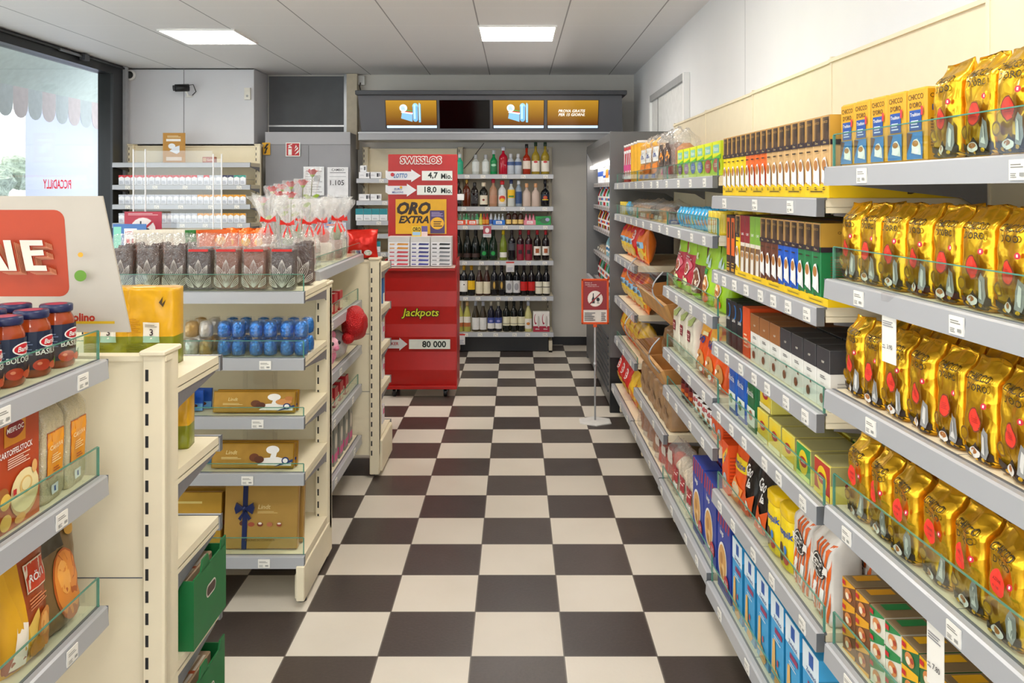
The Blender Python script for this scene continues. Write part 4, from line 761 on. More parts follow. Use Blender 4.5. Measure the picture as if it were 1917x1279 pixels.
# ---------------------------------------------------------------- shelving
def shelfrail(mb, L, z, h=.042, m=RAIL):
    mb.prism([(0, -.004, z-h), (0, -.001, z-.003), (0, .004, z), (0, .016, z), (0, .016, z-h)], (L, 0, 0), m)
    mb.box(0, .016, z-.004, L, .022, z+.001, RAILD)
def bay(label, x, y, rz, L, D, top, shelves, posts=(1, 1), seams=(), foot=True, name='shelving_unit', bw=.03, both=False, group=None, side=True, base=CREAM, tags=4, pw=.05, cap=True):
    root = empty(name, (x, y, 0), rz, label, 'shelving', group)
    mb = MB(); mb.box(0, D-bw, .12, L, D, top-.02, base); mb.box(-.002, D-bw-.008, top-.02, L+.002, D+.004, top-.008, base)
    for z in seams:
        mb.box(0, D-bw-.0008, z, L, D-bw, z+.0025, RAILD); mb.box(0, D, z, L, D+.0008, z+.0025, RAILD)
    mb.obj('back_panel', root)
    for i, xx in enumerate((0, L-pw)):
        if not posts[i]: continue
        mb = MB(); dd = .075 if cap else .034; mb.box(xx, D-dd, .02, xx+pw, D+(.012 if cap else 0), top, base, .004 if cap else .001)
        if cap: mb.box(xx-.004, D-.085, top-.006, xx+pw+.004, D+.02, top+.006, base, .003)
        for k in range(int((top-.1)/.05)):
            zz = .12+k*.05
            for u in ((xx+.009,) if cap else ()): mb.box(u, D-.0757, zz, u+.006, D-.074, zz+.026, SLOT); mb.box((u if i else u+.026), D+.011, zz, (u if i else u+.026)+.007, D+.0127, zz+.026, SLOT)
        if foot: fw = max(pw*.3, .016); mb.box(xx+pw/2-fw, .05, .02, xx+pw/2+fw, D, .11, base, .003); mb.lathe([(.018, 0), (.018, .008), (.008, .012), (.008, .03)], BLACK, (xx+pw/2, .09, 0), n=10)
        mb.obj('upright', root)
    for s_ in shelves:
        z, dp, g, ntag = s_[0], s_[1], s_[2], s_[3] if len(s_) > 3 else tags
        y0 = D-bw-dp; sh = MB(); sh.box(.002, y0+.02, z-.022, L-.002, D-bw, z, CREAM); sh.box(.002, y0+.02, z-.034, .005, D-bw, z-.02, CREAM); sh.box(L-.005, y0+.02, z-.034, L-.002, D-bw, z-.02, CREAM)
        brs = []; n_ = max(1, round(L/.5))
        for k in range(1, n_): sh.box(L*k/n_-.0008, y0+.02, z-.0002, L*k/n_+.0008, D-bw, z+.0004, RAILD)
        for xx in (.004, L-.008):
            br = MB(); br.prism([(xx, y0+.04, z-.03), (xx, y0+.04, z-.04), (xx, D-bw-.06, z-.07), (xx, D-bw-.01, z-.1), (xx, D-bw, z-.1), (xx, D-bw, z-.03)], (.004, 0, 0), GREYM); brs.append(br)
        so = sh.obj('shelf', root)
        for br in brs: br.obj('bracket', so)
        r = MB(); shelfrail(r, L, z); r.box(-.001, -.002, z-.042, .0, .016, z, RAILD); r.box(L, -.002, z-.042, L+.001, .016, z, RAILD); ro = r.obj('price_rail', so); ro.location.y = y0
        if g:
            gm = MB(); gm.box(.006, .016, z, L-.006, .0195, z+g, GLASS); gm.box(.006, .016, z+g, L-.006, .0195, z+g+.0022, EDGE); gm.box(.004, .015, z, .007, .0205, z+g, EDGE); gm.box(L-.007, .015, z, L-.004, .0205, z+g, EDGE)
            go = gm.obj('glass_guard', so); go.location.y = y0
        for k in range(ntag):
            t = MB(); Face(t, .042, .03, lambda a, b, o: (a, -.005-o, b)).draw([('r', 0, 0, 1, 1, TAGC), ('l', .1, .6, .8, .85, 2, '#8a8882'), ('l', .1, .12, .45, .4, 3, '#8a8a86'), ('r', .62, .18, .88, .36, '#9a9a96')])
            t.box(0, -.005, 0, .042, -.003, .03, TAGC); to = t.obj('price_tag', so); to.location = (L*(k+.35+.3*rnd.random())/ntag-.02, y0, z-.038)
    bpy.context.view_layer.update()
    return dict(root=root, M=root.matrix_world.copy(), L=L, D=D, bw=bw, rz=rz, sh=[(s_[0], D-bw-s_[1]) for s_ in shelves])
def on(b, si, x, key, label=None, rank=0, inset=.032, jit=.0, rot=0, dz=0, gap=.006, tilt=0, y=None, group=None, sc_=None):
    k = K[key]; z, y0 = b['sh'][si]; yy = y0 + inset + k['d']/2 + rank*(k['d']+gap) if y is None else y
    p = b['M'] @ Vector((x, yy + rnd.uniform(-jit, jit), z + .0006 + dz))
    return put(key, p, b['rz'] + rot + (rnd.uniform(-jit, jit)*4 if jit else 0), label or '', group, tilt, sc_)
def segs(b, si, where, S, inset=.032, jit=.004, ranks=1):      # S: (kinds, how many, from, to) along the shelf, left to right
    for s_ in S:
        ks, n, a, c = s_[:4]; rk = s_[4] if len(s_) > 4 else ranks; ks = ks if isinstance(ks, (list, tuple)) else [ks]
        for i in range(n):
            x = a + (c-a)*(i+.5)/n
            for r in range(rk):
                k = ks[i % len(ks)]; kk = K[k]; z_, y_ = b['sh'][si]; ab = [q[0] for q in b['sh'] if q[0] > z_+.01]
                sx = min(1, (c-a)/n*.95/(kk['w']+.002)); sz = min(1, (min(ab)-.04-z_)/(kk['h']*1.02)) if ab else 1
                tot[(K[k]['desc'], where)] = tot.get((K[k]['desc'], where), 0) + 1
                o = on(b, si, x, k, rank=r, inset=inset, jit=jit*.5, sc_=(sx, 1, sz), gap=.012); pend.append((o, K[k]['desc'], where, r))
pend = []; tot = {}
def finish_labels():
    c = {}; N_ = {}
    for o, d, w_, r in pend: N_[(d, w_, r)] = N_.get((d, w_, r), 0) + 1
    for o, d, w_, r in pend:
        k = (d, w_, r); c[k] = c.get(k, 0) + 1
        t = d
        if N_[k] > 1: t += ', %s from left' % ORD[c[k]-1]
        if any(kk[0] == d and kk[1] == w_ and kk[2] != r for kk in N_): t += (', front', ', behind', ', third row', ', fourth row')[r]
        o['label'] = t + ', ' + w_
# ---------------------------------------------------------------- right wall shelving (five bays)
g_ = .058
SA = [(1.553,.37,.07,2),(1.305,.37,.07,3),(1.06,.37,0,2),(.803,.37,.07,3),(.497,.37,.07,3),(.19,.37,.06,2)]
SB = [(1.483,.40,0,3),(1.2355,.40,0,8),(.995,.40,g_,7),(.787,.40,g_,6),(.50,.40,g_,5),(.19,.42,g_,3)]
SC = [(1.551,.40,g_,4),(1.347,.40,g_,4),(1.075,.40,g_,4),(.80,.40,g_,4),(.63,.40,.04,4),(.21,.42,g_,4)]
SD = [(1.551,.40,g_,4),(1.347,.40,g_,4),(.40,.40,0,2),(.21,.42,0,2)]
SE = [(1.551,.40,g_,3),(1.347,.40,g_,4),(1.076,.40,0,4),(.80,.40,0,4),(.53,.40,.03,3),(.21,.42,0,3)]
def rbay(lbl, xf, yf, xn, yn, D, S, top=1.95, posts=(1, 0), ):
    a = math.atan2(yn-yf, xn-xf); L = math.hypot(xn-xf, yn-yf)
    return bay(lbl, xf, yf, a, L-.004, D, top, S, posts=posts, seams=(1.62, 1.3, .98, .66), group='wall shelving bays on the right', foot=True, pw=.014, cap=False)
bA = rbay('cream wall shelving bay nearest on the right holding gold coffee', .681, 1.955, .735, .975, .405, SA)
bB = rbay('cream wall shelving bay with capsule, praline and tea boxes', .66, 2.96, .68, 1.985, .43, SB)
bC = rbay('cream wall shelving bay with green muesli pouches', .655, 3.95, .66, 2.97, .435, SC)
bD = rbay('cream wall shelving bay around the wooden bread bins', .65, 4.93, .655, 3.96, .44, SD)
bE = rbay('farthest right wall shelving bay holding crisps beside fridge', .645, 5.90, .65, 4.94, .445, SE)
wA = lambda s: 'nearest right bay, %s' % s
S_ = ['top shelf', 'second shelf', 'third shelf', 'fourth shelf', 'fifth shelf', 'bottom shelf']
def wh(n): return lambda i: '%s right bay %s' % (n, S_[i])
a_, b_, c_, d_, e_ = wh('nearest'), wh('second'), wh('third'), wh('fourth'), wh('farthest')
G3 = ['gold0', 'gold1', 'gold2']
segs(bA, 0, a_(0), [('goldbox', 5, .0, .375, 2), (G3, 5, .385, .86, 2)])
segs(bA, 1, a_(1), [(G3, 9, .0, .86, 2)])
segs(bA, 2, a_(2), [(G3, 9, .02, .86, 3)])
segs(bA, 3, a_(3), [(['sale0', 'sale1', 'sale2'], 8, .03, .86, 2)], jit=.008)
seq = ['fb', 'fb', 'fg', 'fg', 'fy', 'fy', 'fy', 'fy', 'fy']
for i, k in enumerate(seq):
    for r in range(2):
        for h_ in range(3):
            o = on(bA, 4, .02+.066*(i+.5), k, rank=r, inset=.03, dz=h_*.0525)
            o['label'] = '%s, %s stack from left%s, %s, nearest right bay' % (K[k]['desc'], ORD[i], '' if r == 0 else ' behind', ('bottom', 'middle', 'top')[h_])
# yellow display trays under the capsule boxes
def tray(w, d, h, c):
    mb = MB(); m = mat(c, .45)
    mb.box(-w/2, -d/2, 0, w/2, d/2, .0015, m); mb.box(-w/2, -d/2, .0015, w/2, -d/2+.0015, h, m); mb.box(-w/2, d/2-.0015, .0015, w/2, d/2, h, m); mb.box(-w/2, -d/2+.0015, .0015, -w/2+.0006, d/2-.0015, h*1.3, m); mb.box(w/2-.0006, -d/2+.0015, .0015, w/2, d/2-.0015, h*1.3, m)
    Face(mb, w, h, lambda x, z, o: (x-w/2, -d/2-o, z)).draw([('r', .2, .3, .8, .7, '#d9b40c'), ('l', .25, .4, .75, .6, 1, '#5a4a10')])
    Face(mb, d, h*1.3, lambda x, z, o: (w/2+o, x-d/2, z)).draw([('t', "D'ORO", .62, .5, .6, '#4a3a10', .4)])
    return mb.obj('display_tray')
kind('tray', 'display_tray', 'cardboard tray', 'yellow cardboard display tray', 'yellow display trays under capsule boxes', .1555, .37, .032, lambda: tray(.1555, .37, .032, '#f2c90c'))
kind('traylow', 'display_tray', 'cardboard tray', 'shallow yellow cardboard tray', 'yellow display trays under capsule boxes', .1555, .37, .018, lambda: tray(.1555, .37, .018, '#f2c90c'))
for i in range(6):
    o = on(bB, 0, .045+.156*(i+.5), 'tray', inset=.0232); pend.append((o, K['tray']['desc'], b_(0), 0))
for i in range(5):
    o = on(bB, 1, .195+.156*(i+.5), 'traylow', inset=.0232); pend.append((o, K['traylow']['desc'], b_(1), 0))
def capseq(si, seq_, x0, pitch, lift, ranks):
    for i, k in enumerate(seq_):
        for r in range(ranks):
            o = on(bB, si, x0+pitch*(i+.5), k, rank=r, inset=.0255, dz=lift, gap=.002); pend.append((o, K[k]['desc'], b_(si), r))
capseq(0, ['cy']*5+['co']*4+['ct']*9, .045, .052, .003, 3)
capseq(1, ['cdark', 'cdark'], .08, .055, .001, 2)
capseq(1, ['cy', 'lr', 'lr', 'lg', 'lg', 'cb', 'cb', 'cb', 'cu', 'cu', 'cu', 'cd', 'cd', 'cd'], .195, .052, .003, 3)
segs(bB, 2, b_(2), [('slimblk', 3, .05, .25, 1), ('orabox', 1, .25, .33, 3), ('prb', 4, .3, .655, 3), ('prk', 3, .66, .945, 3)][0:1] + [('orabox', 1, .245, .325, 3), ('prb', 3, .33, .61, 3), ('prk', 4, .61, .965, 3)], jit=.0005)
segs(bB, 3, b_(3), [('herbb', 2, .08, .29, 2), ('herbg', 1, .29, .395, 2), ('tey', 3, .4, .73, 2), ('teg', 1, .735, .845, 2), ('ter', 1, .86, .97, 2)], jit=.0005)
o = on(bB, 3, .455, 'tey', inset=.04, dz=.087); o['label'] = 'yellow tea box stacked on another, beside green herbal packet'
segs(bB, 4, b_(4), [('ovobx', 1, .0, .08, 1), ('ovob', 1, .08, .22, 1), ('cola', 2, .2, .47, 1), ('nesq', 2, .475, .695, 2), ('carom', 2, .7, .965, 2)], jit=.0)
segs(bB, 5, b_(5), [('cereal', 1, .02, .19, 1), ('zwie', 6, .2, .96, 2)], jit=.003)
segs(bC, 0, c_(0), [('brownb', 1, .02, .16, 1), ('mueb', 2, .17, .43, 2), ('mueu', 2, .43, .69, 2), ('muer', 2, .69, .96, 2)], jit=.002)
for i in range(4):
    o = on(bC, 0, .12+.24*i, 'brownb', y=.35); pend.append((o, 'tall brown loaf behind green boxes', c_(0), 0)); o.scale = (.9, .7, .85)
segs(bC, 1, c_(1), [('minb', 10, .13, .74, 3), ('miny', 3, .75, .95, 3)], jit=.003)
segs(bC, 2, c_(2), [('grano', 2, .01, .39, 2), ('granc', 1, .39, .58, 2), ('grang', 2, .58, .97, 2)], jit=.003)
segs(bC, 3, c_(3), [('rice', 3, .05, .51, 2), ('ovog', 3, .51, .97, 2)], jit=.002)
segs(bC, 4, c_(4), [('djar', 3, .22, .45, 2), ('nut', 4, .45, .79, 2), ('ovobx', 2, .81, .97, 2)], jit=.001)
segs(bC, 5, c_(5), [('redb', 1, .02, .17, 1), ('paleb', 3, .17, .58, 2), ('cereal', 2, .58, .97, 2)], jit=.001)
segs(bD, 0, d_(0), [('toast', 3, .0, .6, 1), ('darkb', 2, .6, .97, 1)], jit=.004)
segs(bD, 1, d_(1), [('roll', 2, .02, .25, 1), ('rolld', 2, .27, .5, 1), ('roll', 2, .52, .75, 1), ('rolld', 1, .8, .94, 1)], jit=.006)
segs(bD, 2, d_(2), [('rust', 5, .05, .95, 1)], jit=.005)
segs(bD, 3, d_(3), [('brownb', 3, .05, .62, 1), ('redb', 2, .64, .95, 1)], jit=.005)
segs(bE, 0, e_(0), [('can', 3, .2, .5, 2), ('cany', 3, .5, .9, 2)], jit=.003)
segs(bE, 1, e_(1), [('miny', 4, .02, .3, 1), ('minb', 2, .32, .46, 1), ('roll', 3, .5, .93, 1)], jit=.004)
segs(bE, 2, e_(2), [('chipo', 3, .02, .55, 1), ('chipr', 1, .55, .74, 1), ('chipo', 1, .75, .95, 1)], jit=.004)
segs(bE, 3, e_(3), [('chipo', 5, .02, .95, 1)], jit=.004)
segs(bE, 4, e_(4), [('chipm', 5, .02, .95, 1)], jit=.004)
segs(bE, 5, e_(5), [('chipr', 3, .02, .55, 1), ('chipm', 2, .55, .95, 1)], jit=.004)
# wooden bread bins in the fourth bay
WOOD = mat('#b07a3e', .5, 0, 'wood', 12, .15, var=.18); WOOD2 = mat('#c99655', .5, 0, 'wood', 12, .15, var=.18)
def bin_(zz, lbl, y0):
    b = bD; e = empty('bread_bin', b['M'] @ Vector((.06, y0, zz)), b['rz'], lbl, 'bread bin', 'wooden bread bins')
    mb = MB(); L = .86
    mb.prism([(0, .0, .0), (0, -.03, .075), (0, -.018, .08), (0, .014, .0)], (L, 0, 0), WOOD2); mb.obj('front_board', e)
    mb = MB(); mb.box(0, .0, -.012, L, .34, 0, WOOD); mb.prism([(0, .014, 0), (0, -.018, .08), (0, .34, .12), (0, .34, 0)], (.012, 0, 0), WOOD); mb.prism([(L-.012, .014, 0), (L-.012, -.018, .08), (L-.012, .34, .12), (L-.012, .34, 0)], (.012, 0, 0), WOOD); mb.obj('bin_body', e)
    mb = MB(); mb.prism([(L*.5, .0, 0), (L*.5, -.02, .07), (L*.5, .34, .1), (L*.5, .34, 0)], (.01, 0, 0), WOOD); mb.obj('divider', e)
    mb = MB(); mb.box(.03, .31, -.05, .05, .34, -.012, GREYM); mb.box(L-.05, .31, -.05, L-.03, .34, -.012, GREYM); mb.obj('bracket', e)
    # curved clear hood with metal rim
    mb = MB(); arc = [(-.035 - .05*math.sin(math.pi*k/10), .07 + .16*k/10) for k in range(11)]
    V = [(x, y, z) for x in (0, L) for y, z in arc]; mb.add(V, [(i, i+1, 12+i, 11+i) for i in range(10)], PLEX); mb.obj('clear_hood', e, True)
    mb = MB(); mb.tube([(L, y, z) for y, z in arc], .0035, RAIL, 6); mb.obj('hood_rim', e, True); mb = MB(); mb.tube([(0, y, z) for y, z in arc], .0035, RAIL, 6); mb.obj('hood_rim', e, True)
    names = ['brown paper bread bag in upper wooden bin', 'brown paper bread bag in lower wooden bin']
    for i in range(5):
        o = put('rust', b['M'] @ Vector((.06+(.09, .215, .345, .52, .65)[i], y0+.15, zz+.0102)), b['rz']+rnd.uniform(-.08, .08), None, None, -.12, (.7, .75, .85))
        o['label'] = '%s, %s from left' % (names[0 if zz > .8 else 1], ORD[i])
    return e
bin_(.90, 'upper wooden bread bin with slanted front board in fourth bay', .05); bin_(.60, 'lower wooden bread bin with slanted front board in fourth bay', .035)
# hanging price cards
def card(px, py0, py1, Y, wpx, price, lbl):
    x, y, z = W(px, py0, Y); h = (py1-py0)*Y/F; w = .05
    e = empty('price_card', (x, y, z), R(-90)+.1, lbl, 'price card', 'hanging price cards'); mb = MB(); mb.box(-w/2, -.0012, -h, w/2, 0, 0, TAGC)
    Face(mb, w, h, lambda a, b, o: (a-w/2, -.0012-o, b-h)).draw([('r', .08, .93, .95, .98, '#3a3a42'), ('r', .08, .86, .95, .91, '#4a4a52'), ('l', .1, .58, .85, .68, 3, '#8a8a90'), ('t', price, .6, .26, .07, '#3a3a42', .5), ('l', .1, .22, .3, .3, 2, '#8a8a90')]); mb.obj('card', e)
    MB().box(-w/2, -.003, -.004, w/2, .001, .012, PLEX).obj('clear_holder', e)
card(1665, 562, 680, 1.66, 43, '3.95', 'white hanging price card on nearest bay, second shelf rail')
card(1752, 1138, 1290, 1.50, 60, '7.80', 'white hanging price card on nearest bay, fourth shelf rail, low')
# ---------------------------------------------------------------- left near shelving
bN = bay('cream shelving nearest on the left holding sauce jars', -.868, .95, R(90), .965, .47, 1.12, [(1.134, .42, .062, 4), (.882, .42, .062, 3), (.598, .42, .062, 3), (.2, .42, .05, 2)], posts=(0, 0), seams=(.62,), foot=False)
n1 = lambda i: 'nearest left shelving, %s' % S_[i]
segs(bN, 0, n1(0), [('jarb', 4, .42, .745, 2), ('jarv', 2, .75, .935, 2)], inset=.035, jit=.003)
segs(bN, 1, n1(1), [('kart', 2, .43, .755, 2), ('grain', 2, .76, .95, 2)], jit=.002)
segs(bN, 2, n1(2), [('snky', 3, .33, .82, 2), ('snko', 1, .79, .95, 1)], jit=.004)
segs(bN, 3, 'nearest left shelving, bottom', [('redpk', 2, .62, .93, 2)])
# promotional board above the jars
e = empty('promotional_board', (-1.26, 1.955, 1.134), 0, 'large white board with orange panel reading NE behind sauce jars', 'display board')
def bx(px): return (px-VX)*1.955/F + 1.26
def bz(py): return CH-(py-VY)*1.955/F - 1.134
mb = MB(); mb.prism([(bx(-260), 0, bz(622)), (bx(244), 0, bz(622)), (bx(191), 0, bz(367)), (bx(-200), 0, bz(367))], (0, .006, 0), mat('#b9b1a4', .55, 0, 'paper', var=.02)); mb.obj('board', e)
mb = MB(); fc = Face(mb, 1, 1, lambda x, z, o: (x, -o, z), .0004); OR2 = mat('#b03a0c', .5, 0, 'paper', var=.03)
def rr(x0, y0, x1, y1, r_, sk=0):
    P_ = []
    for cx, cz, a0 in ((x1-r_, y1-r_, 0), (x0+r_, y1-r_, 90), (x0+r_, y0+r_, 180), (x1-r_, y0+r_, 270)):
        for k in range(6): a = R(a0+18*k); P_.append((cx+r_*math.cos(a)+sk*(cz+r_*math.sin(a)-y0), cz+r_*math.sin(a)))
    return P_
fc.draw([('p', rr(bx(-200), bz(555), bx(131), bz(393), .022, -.07), OR2)])
LT = mat('#cf7f5a', .5); LW = mat('#dcd2c4', .5)
def ltr(polys, m):
    for P_ in polys: fc.draw([('p', [(bx(a), bz(b)) for a, b in P_], m)])
N_ = [[(-40,449),(-26,449),(-14,506),(-28,506)], [(-32,449),(-10,449),(25,506),(4,506)], [(13,449),(27,449),(39,506),(25,506)]]
E_ = [[(44,449),(60,449),(72,506),(56,506)], [(58,449),(86,449),(88,459),(60,459)], [(63,468),(88,467),(90,477),(65,478)], [(69,496),(94,496),(96,506),(71,506)]]
for sh in (12, 10, 8, 6): ltr([[(a+sh, b+sh*.7) for a, b in P_] for P_ in N_ + E_], LT)
ltr([[(a+3.5, b+2.4) for a, b in P_] for P_ in N_ + E_], OR2)
ltr(N_ + E_, LW)
fc.draw([('e', bx(158), bz(476), .006, .0055, '#d9a21c'), ('e', bx(158), bz(515), .0135, .0125, '#5f8f1c'), ('e', bx(-120), bz(600), .02, .02, OR2)])
fc.draw([('t', 'crivolino', bx(219)-.082, bz(592), .0185, '#a82a14', 1, 0, .04, 'C'), ('r', bx(110), bz(604), bx(222), bz(599), '#c9a21c')]); mb.obj('print', e)
mb = MB(); mb.box(bx(20), .006, -.022, bx(26), .014, bz(400), STEEL); mb.box(bx(-120), .006, -.022, bx(-114), .014, bz(400), STEEL); mb.obj('support_post', e)
# end unit with empty shelves behind the near panel
bP = bay('cream end shelving with empty shelves facing away, slotted post', -.794, 2.40, R(180), 1.0, .40, 1.133, [(1.058, .35, 0, 0), (.842, .35, 0, 0), (.63, .35, 0, 0), (.39, .35, 0, 0), (.13, .35, 0, 0)], posts=(1, 1), seams=(.62,))
for px, lb in ((290, 'right of the two behind the board'), (212, 'left one behind the board')):
    x = (px-VX)*2.26/F; put('pol', (x, 2.26, 1.0586), rnd.uniform(-.05, .05), 'yellow and olive foil bag on empty shelf, ' + lb)
put('pol', ((322-VX)*2.27/F, 2.27, .8426), .1, 'yellow and olive foil bag on the second empty shelf', sc_=(.8, .9, .8))
GRN = mat('#0f6b34', .5, 0, 'paper', var=.05)
def crate(z, lbl, dy, n):
    e = empty('cardboard_crate', (-.775, 2.12+dy, z), 0, lbl, 'cardboard crate', 'green cardboard crates'); w, d, h = .36, .235, .168
    mb = MB(); t = .004; mb.box(-w, 0, 0, 0, d, t, GRN); mb.box(-w, 0, t, 0, t, h, GRN); mb.box(-w, d-t, t, 0, d, h, GRN); mb.box(-w, t, t, -w+t, d-t, h, GRN)
    mb.box(-t, t, t, 0, d-t, h+.002, GRN); mb.prism([(0, .05, h), (0, .11, h), (0, .1, h+.028), (0, .06, h+.028)], (-t, 0, 0), GRN); mb.prism([(0, d-.045, h), (0, d, h), (0, d, h+.022), (0, d-.035, h+.022)], (-t, 0, 0), GRN); mb.obj('carton', e)
    mb = MB(); fc = Face(mb, 1, 1, lambda x, zz, o: (o, x, zz)); fc.draw([('p', rr(.085, .085, .155, .117, .0155), '#d6d0c4'), ('p', rr(.089, .089, .151, .113, .0118), '#3c2018')]); mb.obj('painted_hand_hole', e)  # flat dark oval painted for the shade inside the hole
    for i in range(n):
        q = MB(); x = -.03-.05*i; q.box(x-.043, .012, .006, x, d-.02, h-.012, mat('#8a6a4c' if i % 2 else '#a3886a', .6), .002)
        Face(q, .043, d-.035, lambda a, b_2, o: (x-.043+a, .012+b_2, h-.012+o)).draw([('s', 0, .1, 1, .9, 3, .05, '#d9cdbc'), ('r', .1, .45, .9, .52, '#b8502a')])
        o = q.obj('packed_carton'); o.location = e.location; tag(o, 'brown striped packet in the %s green crate, %s from right' % ('upper' if z > .3 else 'lower', ORD[i]), 'packet', 'packets in the green crates')
crate(.3906, 'green cardboard crate on the lowest but one empty shelf', 0, 5); crate(.1306, 'green cardboard crate standing lowest behind the slotted post', -.01, 5)
# end display facing the camera
bQ = bay('cream end display facing the camera with chocolate bags', -1.76, 3.14, 0, 1.0, .49, 1.124, [(1.137, .44, .06, 1), (.8975, .44, .06, 3), (.687, .44, .03, 3), (.4845, .44, .03, 3), (.187, .44, .06, 3)], seams=(.62,))
q1 = lambda i: 'end display, %s' % S_[i]
segs(bQ, 0, q1(0), [('chc', 3, .28, .57, 2), ('chd', 1, .56, .66, 2), ('chm', 2, .66, .86, 2), ('chd', 1, .86, .965, 1)], inset=.03, jit=.002)
o = on(bQ, 0, .93, 'chc', y=.25); o.location.z += 0; o['label'] = 'clear bag of broken chocolate at right end behind dark slab bag'
for px in (370, 431, 491, 549):
    k = 'eggg' if px < 400 else 'eggb'
    for r in range(2):
        o = on(bQ, 1, (px-VX)*3.2/F+1.76, k, y=.08+r*.09, sc_=(1.22, 1.3, 1.5)); pend.append((o, K[k]['desc'], q1(1), r))
for i in range(3):
    o = on(bQ, 2, .545+.02*i, 'blub', y=.07+.035*i, tilt=-.15, dz=.002); o['label'] = 'blue milk chocolate bar, %s from front, end display third shelf' % ORD[i]
    o = on(bQ, 3, .545+.02*i, 'blub', y=.07+.035*i, tilt=-.15, dz=.002); o['label'] = 'blue milk chocolate bar, %s from front, end display fourth shelf' % ORD[i]
for r in range(2):
    o = on(bQ, 2, .806+.004*r, 'gbn', y=.075+.03*r, tilt=-.2, dz=.003); o['label'] = 'long gold nut chocolate bar, %s, end display third shelf' % ('front one' if r == 0 else 'one behind')
    o = on(bQ, 3, .80+.006*r, 'gbp', y=.075+.03*r, tilt=-.2, dz=.003); o['label'] = 'long gold milk chocolate bar, %s, end display fourth shelf' % ('front one' if r == 0 else 'one behind')
o = on(bQ, 4, .826, 'gift', y=.09, tilt=-.12, dz=.003); o['label'] = 'gold praline gift box with navy ribbon bow on lowest display shelf'
o = on(bQ, 4, .832, 'gift', y=.15, tilt=-.12, dz=.003); o['label'] = 'second gold praline gift box standing behind the ribboned one'
for r in range(3):
    o = on(bQ, 4, .56+.01*r, 'goldfl', y=.09+.05*r, tilt=-.12, dz=.003); o['label'] = 'gold praline box with pink ribbon print, %s from front, lowest display shelf' % ORD[r]
for si in (2, 3):
    e = empty('acrylic_holder', bQ['M'] @ Vector((.76, .33, bQ['sh'][si][0]+.001)), 0, 'small clear acrylic holder at back of %s display shelf' % ORD[si], 'acrylic holder', 'clear acrylic holders')
    mb = MB(); mb.box(-.06, 0, 0, .06, .004, .13, PLEX); mb.box(-.06, -.05, 0, -.056, 0, .13, PLEX); mb.box(.056, -.05, 0, .06, 0, .13, PLEX); mb.obj('clear_panel', e)
mb = MB(); mb.box(-.757-.03, 3.15, .03, -.757, 3.58, .155, CREAM, .003); o = mb.obj('base_end_panel', bQ['root']); o.matrix_parent_inverse = bQ['root'].matrix_world.inverted()
# aisle side shelving with plush toys, then far end unit
bR = bay('cream aisle shelving with plush toys between two panels', -.80, 3.66, R(90), .90, .46, 1.10, [(.934, .43, .06, 2), (.70, .43, 0, 1), (.50, .43, .05, 2), (.235, .43, 0, 2)], posts=(0, 0), foot=False, name='shelving_unit')
e = empty('display_shelf', (-.79, 3.54, 1.175), R(90), 'glass fronted top shelf carrying wrapped roses above plush toys', 'shelf')
mb = MB(); mb.box(0, .02, -.03, 1.02, .50, 0, CREAM); mb.box(0.13, .1, -.074, .97, .4, -.03, CREAM); mb.obj('shelf_board', e)
mb = MB(); shelfrail(mb, 1.02, 0); mb.obj('price_rail', e); mb = MB(); mb.box(0, .016, 0, 1.02, .02, .055, GLASS); mb.box(0, .016, .055, 1.02, .02, .057, EDGE); mb.obj('glass_guard', e)
bT = bay('cream far end shelving with slotted post beside lottery stand', -.713, 5.04, R(180), 1.0, .44, 1.145, [(1.10, .40, 0, 0), (.87, .40, 0, 1), (.66, .40, 0, 1), (.45, .40, 0, 1), (.2, .40, 0, 1)], seams=(.75, .45))
mb = MB(); mb.box(-.74, 4.62, .03, -.7, 4.99, .19, CREAM, .003); o = mb.obj('base_end_panel', bT['root']); o.matrix_parent_inverse = bT['root'].matrix_world.inverted()
kbox('bluw', 'cosmetic_box', 'boxed goods', 'blue and white boxed article', 'boxed articles on the far end shelving', .06, .06, .14, '#2a6fb0', [('r', 0, 0, 1, .4, WH)], side=[('r', 0, 0, 1, .4, WH)])
kbox('whitb', 'cosmetic_box', 'boxed goods', 'white and pink boxed article', 'boxed articles on the far end shelving', .06, .06, .1, '#e9e6ea', [('r', .1, .5, .9, .8, '#d84a8a')], side=[('r', .1, .5, .9, .8, '#d84a8a')])
for si, k in ((1, 'bluw'), (2, 'whitb'), (3, 'whitb'), (4, 'whitb')):
    segs(bT, si, 'far end shelving, %s' % S_[si], [(k, 3, .02, .25, 1)], inset=.06)
# red foil bag on the far end unit
kpouch('redbag', 'chocolate_bag', 'chocolate bag', 'red foil bag', 'red bags', .165, .08, .15, 'pillow', mat('#cc2214', .28, .4, 'foil', 40, .5), [('r', .3, .1, .5, .3, WH), ('r', .33, .12, .47, .28, '#3a8ad0'), ('e', .7, .2, .12, .1, WH), ('l', .62, .14, .78, .26, 3, '#4a9a5a')], .007, 81, 18, 18)
put('redbag', ((678-VX)*4.62/F, 4.62, 1.146), .05, 'red crinkled foil bag standing on top of the slotted far end panel')
